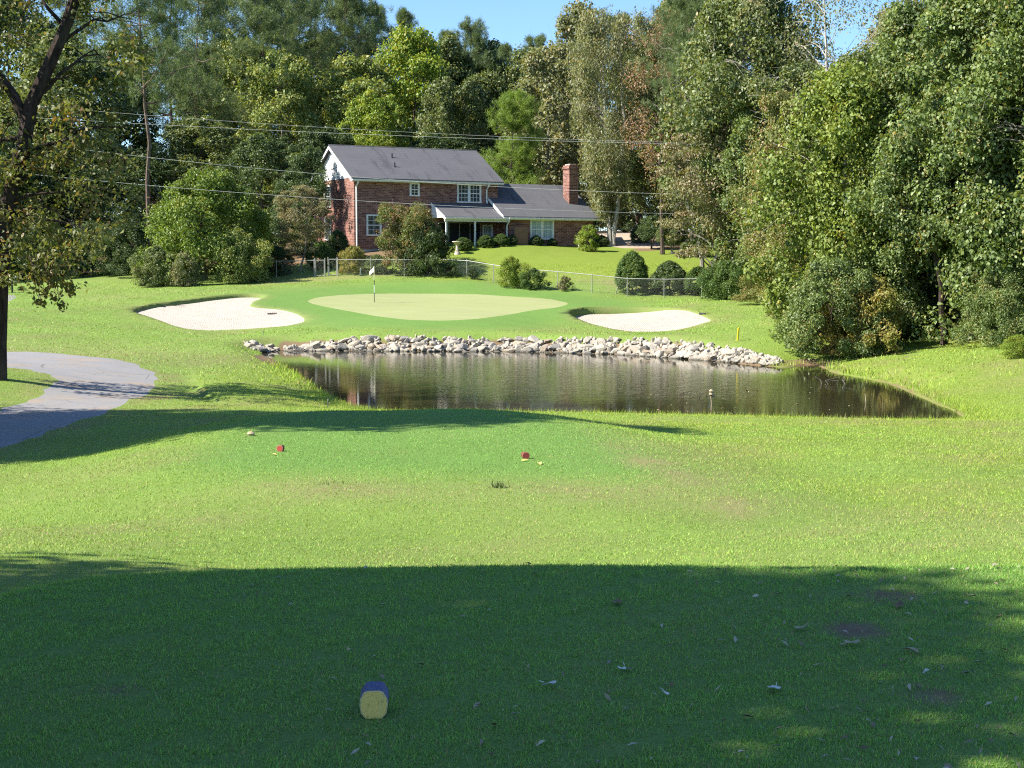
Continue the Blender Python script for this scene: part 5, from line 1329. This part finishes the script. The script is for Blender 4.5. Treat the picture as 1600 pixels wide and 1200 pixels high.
for i, (px, py, L, wd, k, lb) in enumerate([
  (860,1077,.075,.045,'pale',"small pale dead leaf farthest left in the shaded tee grass"), (973,1053,.075,.055,'pale',"pale lobed dead leaf left of the middle of the shaded tee"),
  (1208,1083,.080,.070,'pale',"roundest whitish dead leaf on the shaded tee"), (1041,1095,.04,.018,'pale',"thin white leaf sliver between the pale dead leaves"),
  (1330,1013,.105,.05,'tan',"curled tan dead leaf, the largest on the shaded tee"), (1420,1023,.09,.055,'tan',"flat tan dead leaf right of the curled tan one"),
  (1447,1056,.04,.02,'pale',"tiny pale leaf at the right of the shaded tee"), (1405,952,.09,.05,'brown',"curled brown leaf at the upper right of the shaded tee"),
  (963,950,.12,.06,'brown',"brown leaf lying flat in the upper middle of the shaded tee"), (1250,990,.07,.04,'tan',"small tan leaf in the sun fleck left of the curled tan leaf"),
  (428,712,.14,.09,'yellow',"yellow leaf just before the tee marker nearer the cart path"), (820,721,.11,.08,'yellow',"pale yellow leaf just before the tee marker nearer the lawn"),
  (843,726,.15,.09,'yellow',"larger pale yellow leaf right of the tee marker nearer the lawn")]):
    p = ghit(px, py); o = leaf_shape(40+i, L, wd, (3, 5, 2)[i % 3]).build("fallen_leaf", DL[k]); o.location = p+Vector((0, 0, .012)); o.rotation_euler = (random.uniform(-.15, .25), random.uniform(-.2, .2), random.uniform(0, 6.28)); tag(o, lb, "leaf", "fallen leaves on the tees")
p = ghit(392, 681); m_ = MB(); m_.lathe([(.05, -.03), (.08, .02), (.09, .05), (.06, .09), (.02, .105)], 12); o = m_.build("stone", DL['tan'], None, True); o.location = p; o.scale = (.8, .6, .7); tag(o, "small tan lump on the far left of the red tee", "stone")
# fine litter: straws and leaf scraps nobody could count
r = np.random.default_rng(91); n = 1200
y = 3.3+(9.0-3.3)*r.uniform(0, 1, n)**1.2; x = r.uniform(-.5, 1.05, n)*(.385*y+.2); kp = r.uniform(0, 1, n) < (.3+.7*smooth(-.5, 2, x)); x, y = x[kp], y[kp]; n = len(x)
z = H(x, y)+.016; N = r.normal(size=(n, 3))*.35+np.array([0, 0, 1.]); L = r.uniform(.012, .05, n)
me = leaf_mesh("leaf_litter", np.stack([x, y, z], -1), N, L, L*r.uniform(.10, .45, n), None, r)
g = NT("litter"); ge = g.n("ShaderNodeNewGeometry"); c = g.mix(ge.outputs["Random Per Island"], (.13, .085, .05), (.50, .45, .33)); tag(link_mesh("leaf_litter", me, g.done(g.bsdf(c, .8, .2))), "scattered straws and leaf scraps in the shaded tee grass", "litter", kind="stuff")
# weed tufts on the red tee
def tuft(px, py, n, h, sp, lb, mat='bright', name="weed_tuft", cat="weed"):
    p = ghit(px, py); r = np.random.default_rng(int(px)); a = r.uniform(0, 6.28, n); t = r.uniform(.1, .9, n); hh = h*r.uniform(.5, 1.1, n); w_ = h*.07
    bx, by = r.normal(size=n)*sp*.3, r.normal(size=n)*sp*.3
    V = np.empty((n, 3, 3)); V[:, 0] = np.stack([bx-np.sin(a)*w_, by+np.cos(a)*w_, 0*a-.01], -1); V[:, 1] = np.stack([bx+np.sin(a)*w_, by-np.cos(a)*w_, 0*a-.01], -1); V[:, 2] = np.stack([bx+np.cos(a)*np.sin(t)*hh, by+np.sin(a)*np.sin(t)*hh, np.cos(t)*hh], -1)
    o = link_mesh(name, mesh_fixed(name, V.reshape(-1, 3), np.arange(3*n).reshape(n, 3)), LF[mat]); o.location = p; tag(o, lb, cat, kind='stuff'); return o
tuft(779, 762, 60, .12, .22, "single dark green weed tuft on the near right part of the red tee", 'green')
tuft(520, 756, 40, .07, .35, "flat weed patch on the near left part of the red tee", 'green')
# pond margin: stalks, drifting leaves, dead twigs
for (px, py, h, lb) in ((1111, 641, .42, "pale seed head on a thin stalk at the near pond edge"), (1352, 628, .25, "thin pale stalk standing in the right arm of the pond")):
    p = Vector(on_level(px, py, ZW)); m_ = MB(); m_.tube([(0, 0, -.2), (.01, 0, h*.5), (-.01, .01, h)], .014, 6); rt = m_.build("pond_stalk", DL['tan']); rt.location = p; tag(rt, lb, "plant")
    if h > .4:
        m_ = MB(); m_.lathe([(.02, 0), (.07, .05), (.05, .10), (.075, .15), (.03, .2)], 9, (0, 0, h)); m_.lathe([(.02, 0), (.05, .05), (.02, .1)], 8, (.06, 0, h-.05)); m_.build("seed_head", DL['tan'], rt, True)
for (px, py, lb) in ((1083, 622, "dark bent twigs poking out of the pond left of the seed head"), (1305, 600, "pale twigs lying in the water below the pond end bush")):
    p = Vector(on_level(px, py, ZW)); m_ = MB()
    for k in range(5):
        a0 = random.uniform(-.5, .5); m_.tube([(a0, random.uniform(-.2, .2), -.15), (a0+random.uniform(-.2, .2), .05, .12), (a0+random.uniform(-.45, .45), .1, random.uniform(.06, .30))], [.014, .01, .004], 5)
    o = m_.build("dead_twigs", BK['brown' if px < 1200 else 'grey']); o.location = p; tag(o, lb, "twigs")
n = 45; P_ = []
r = np.random.default_rng(5)
for _ in range(n):
    px, py = r.uniform(1000, 1330), r.uniform(598, 648); P_.append(on_level(px, py, ZW)+np.array([0, 0, .006]))
me = leaf_mesh("floating_leaves", np.array(P_), np.tile([0, 0, 1.], (n, 1))+r.normal(size=(n, 3))*.03, r.uniform(.05, .14, n), r.uniform(.03, .07, n), None, r); tag(link_mesh("floating_leaves", me, DL['tan']), "scattered drifting leaves on the right half of the pond", "leaves", kind="stuff")
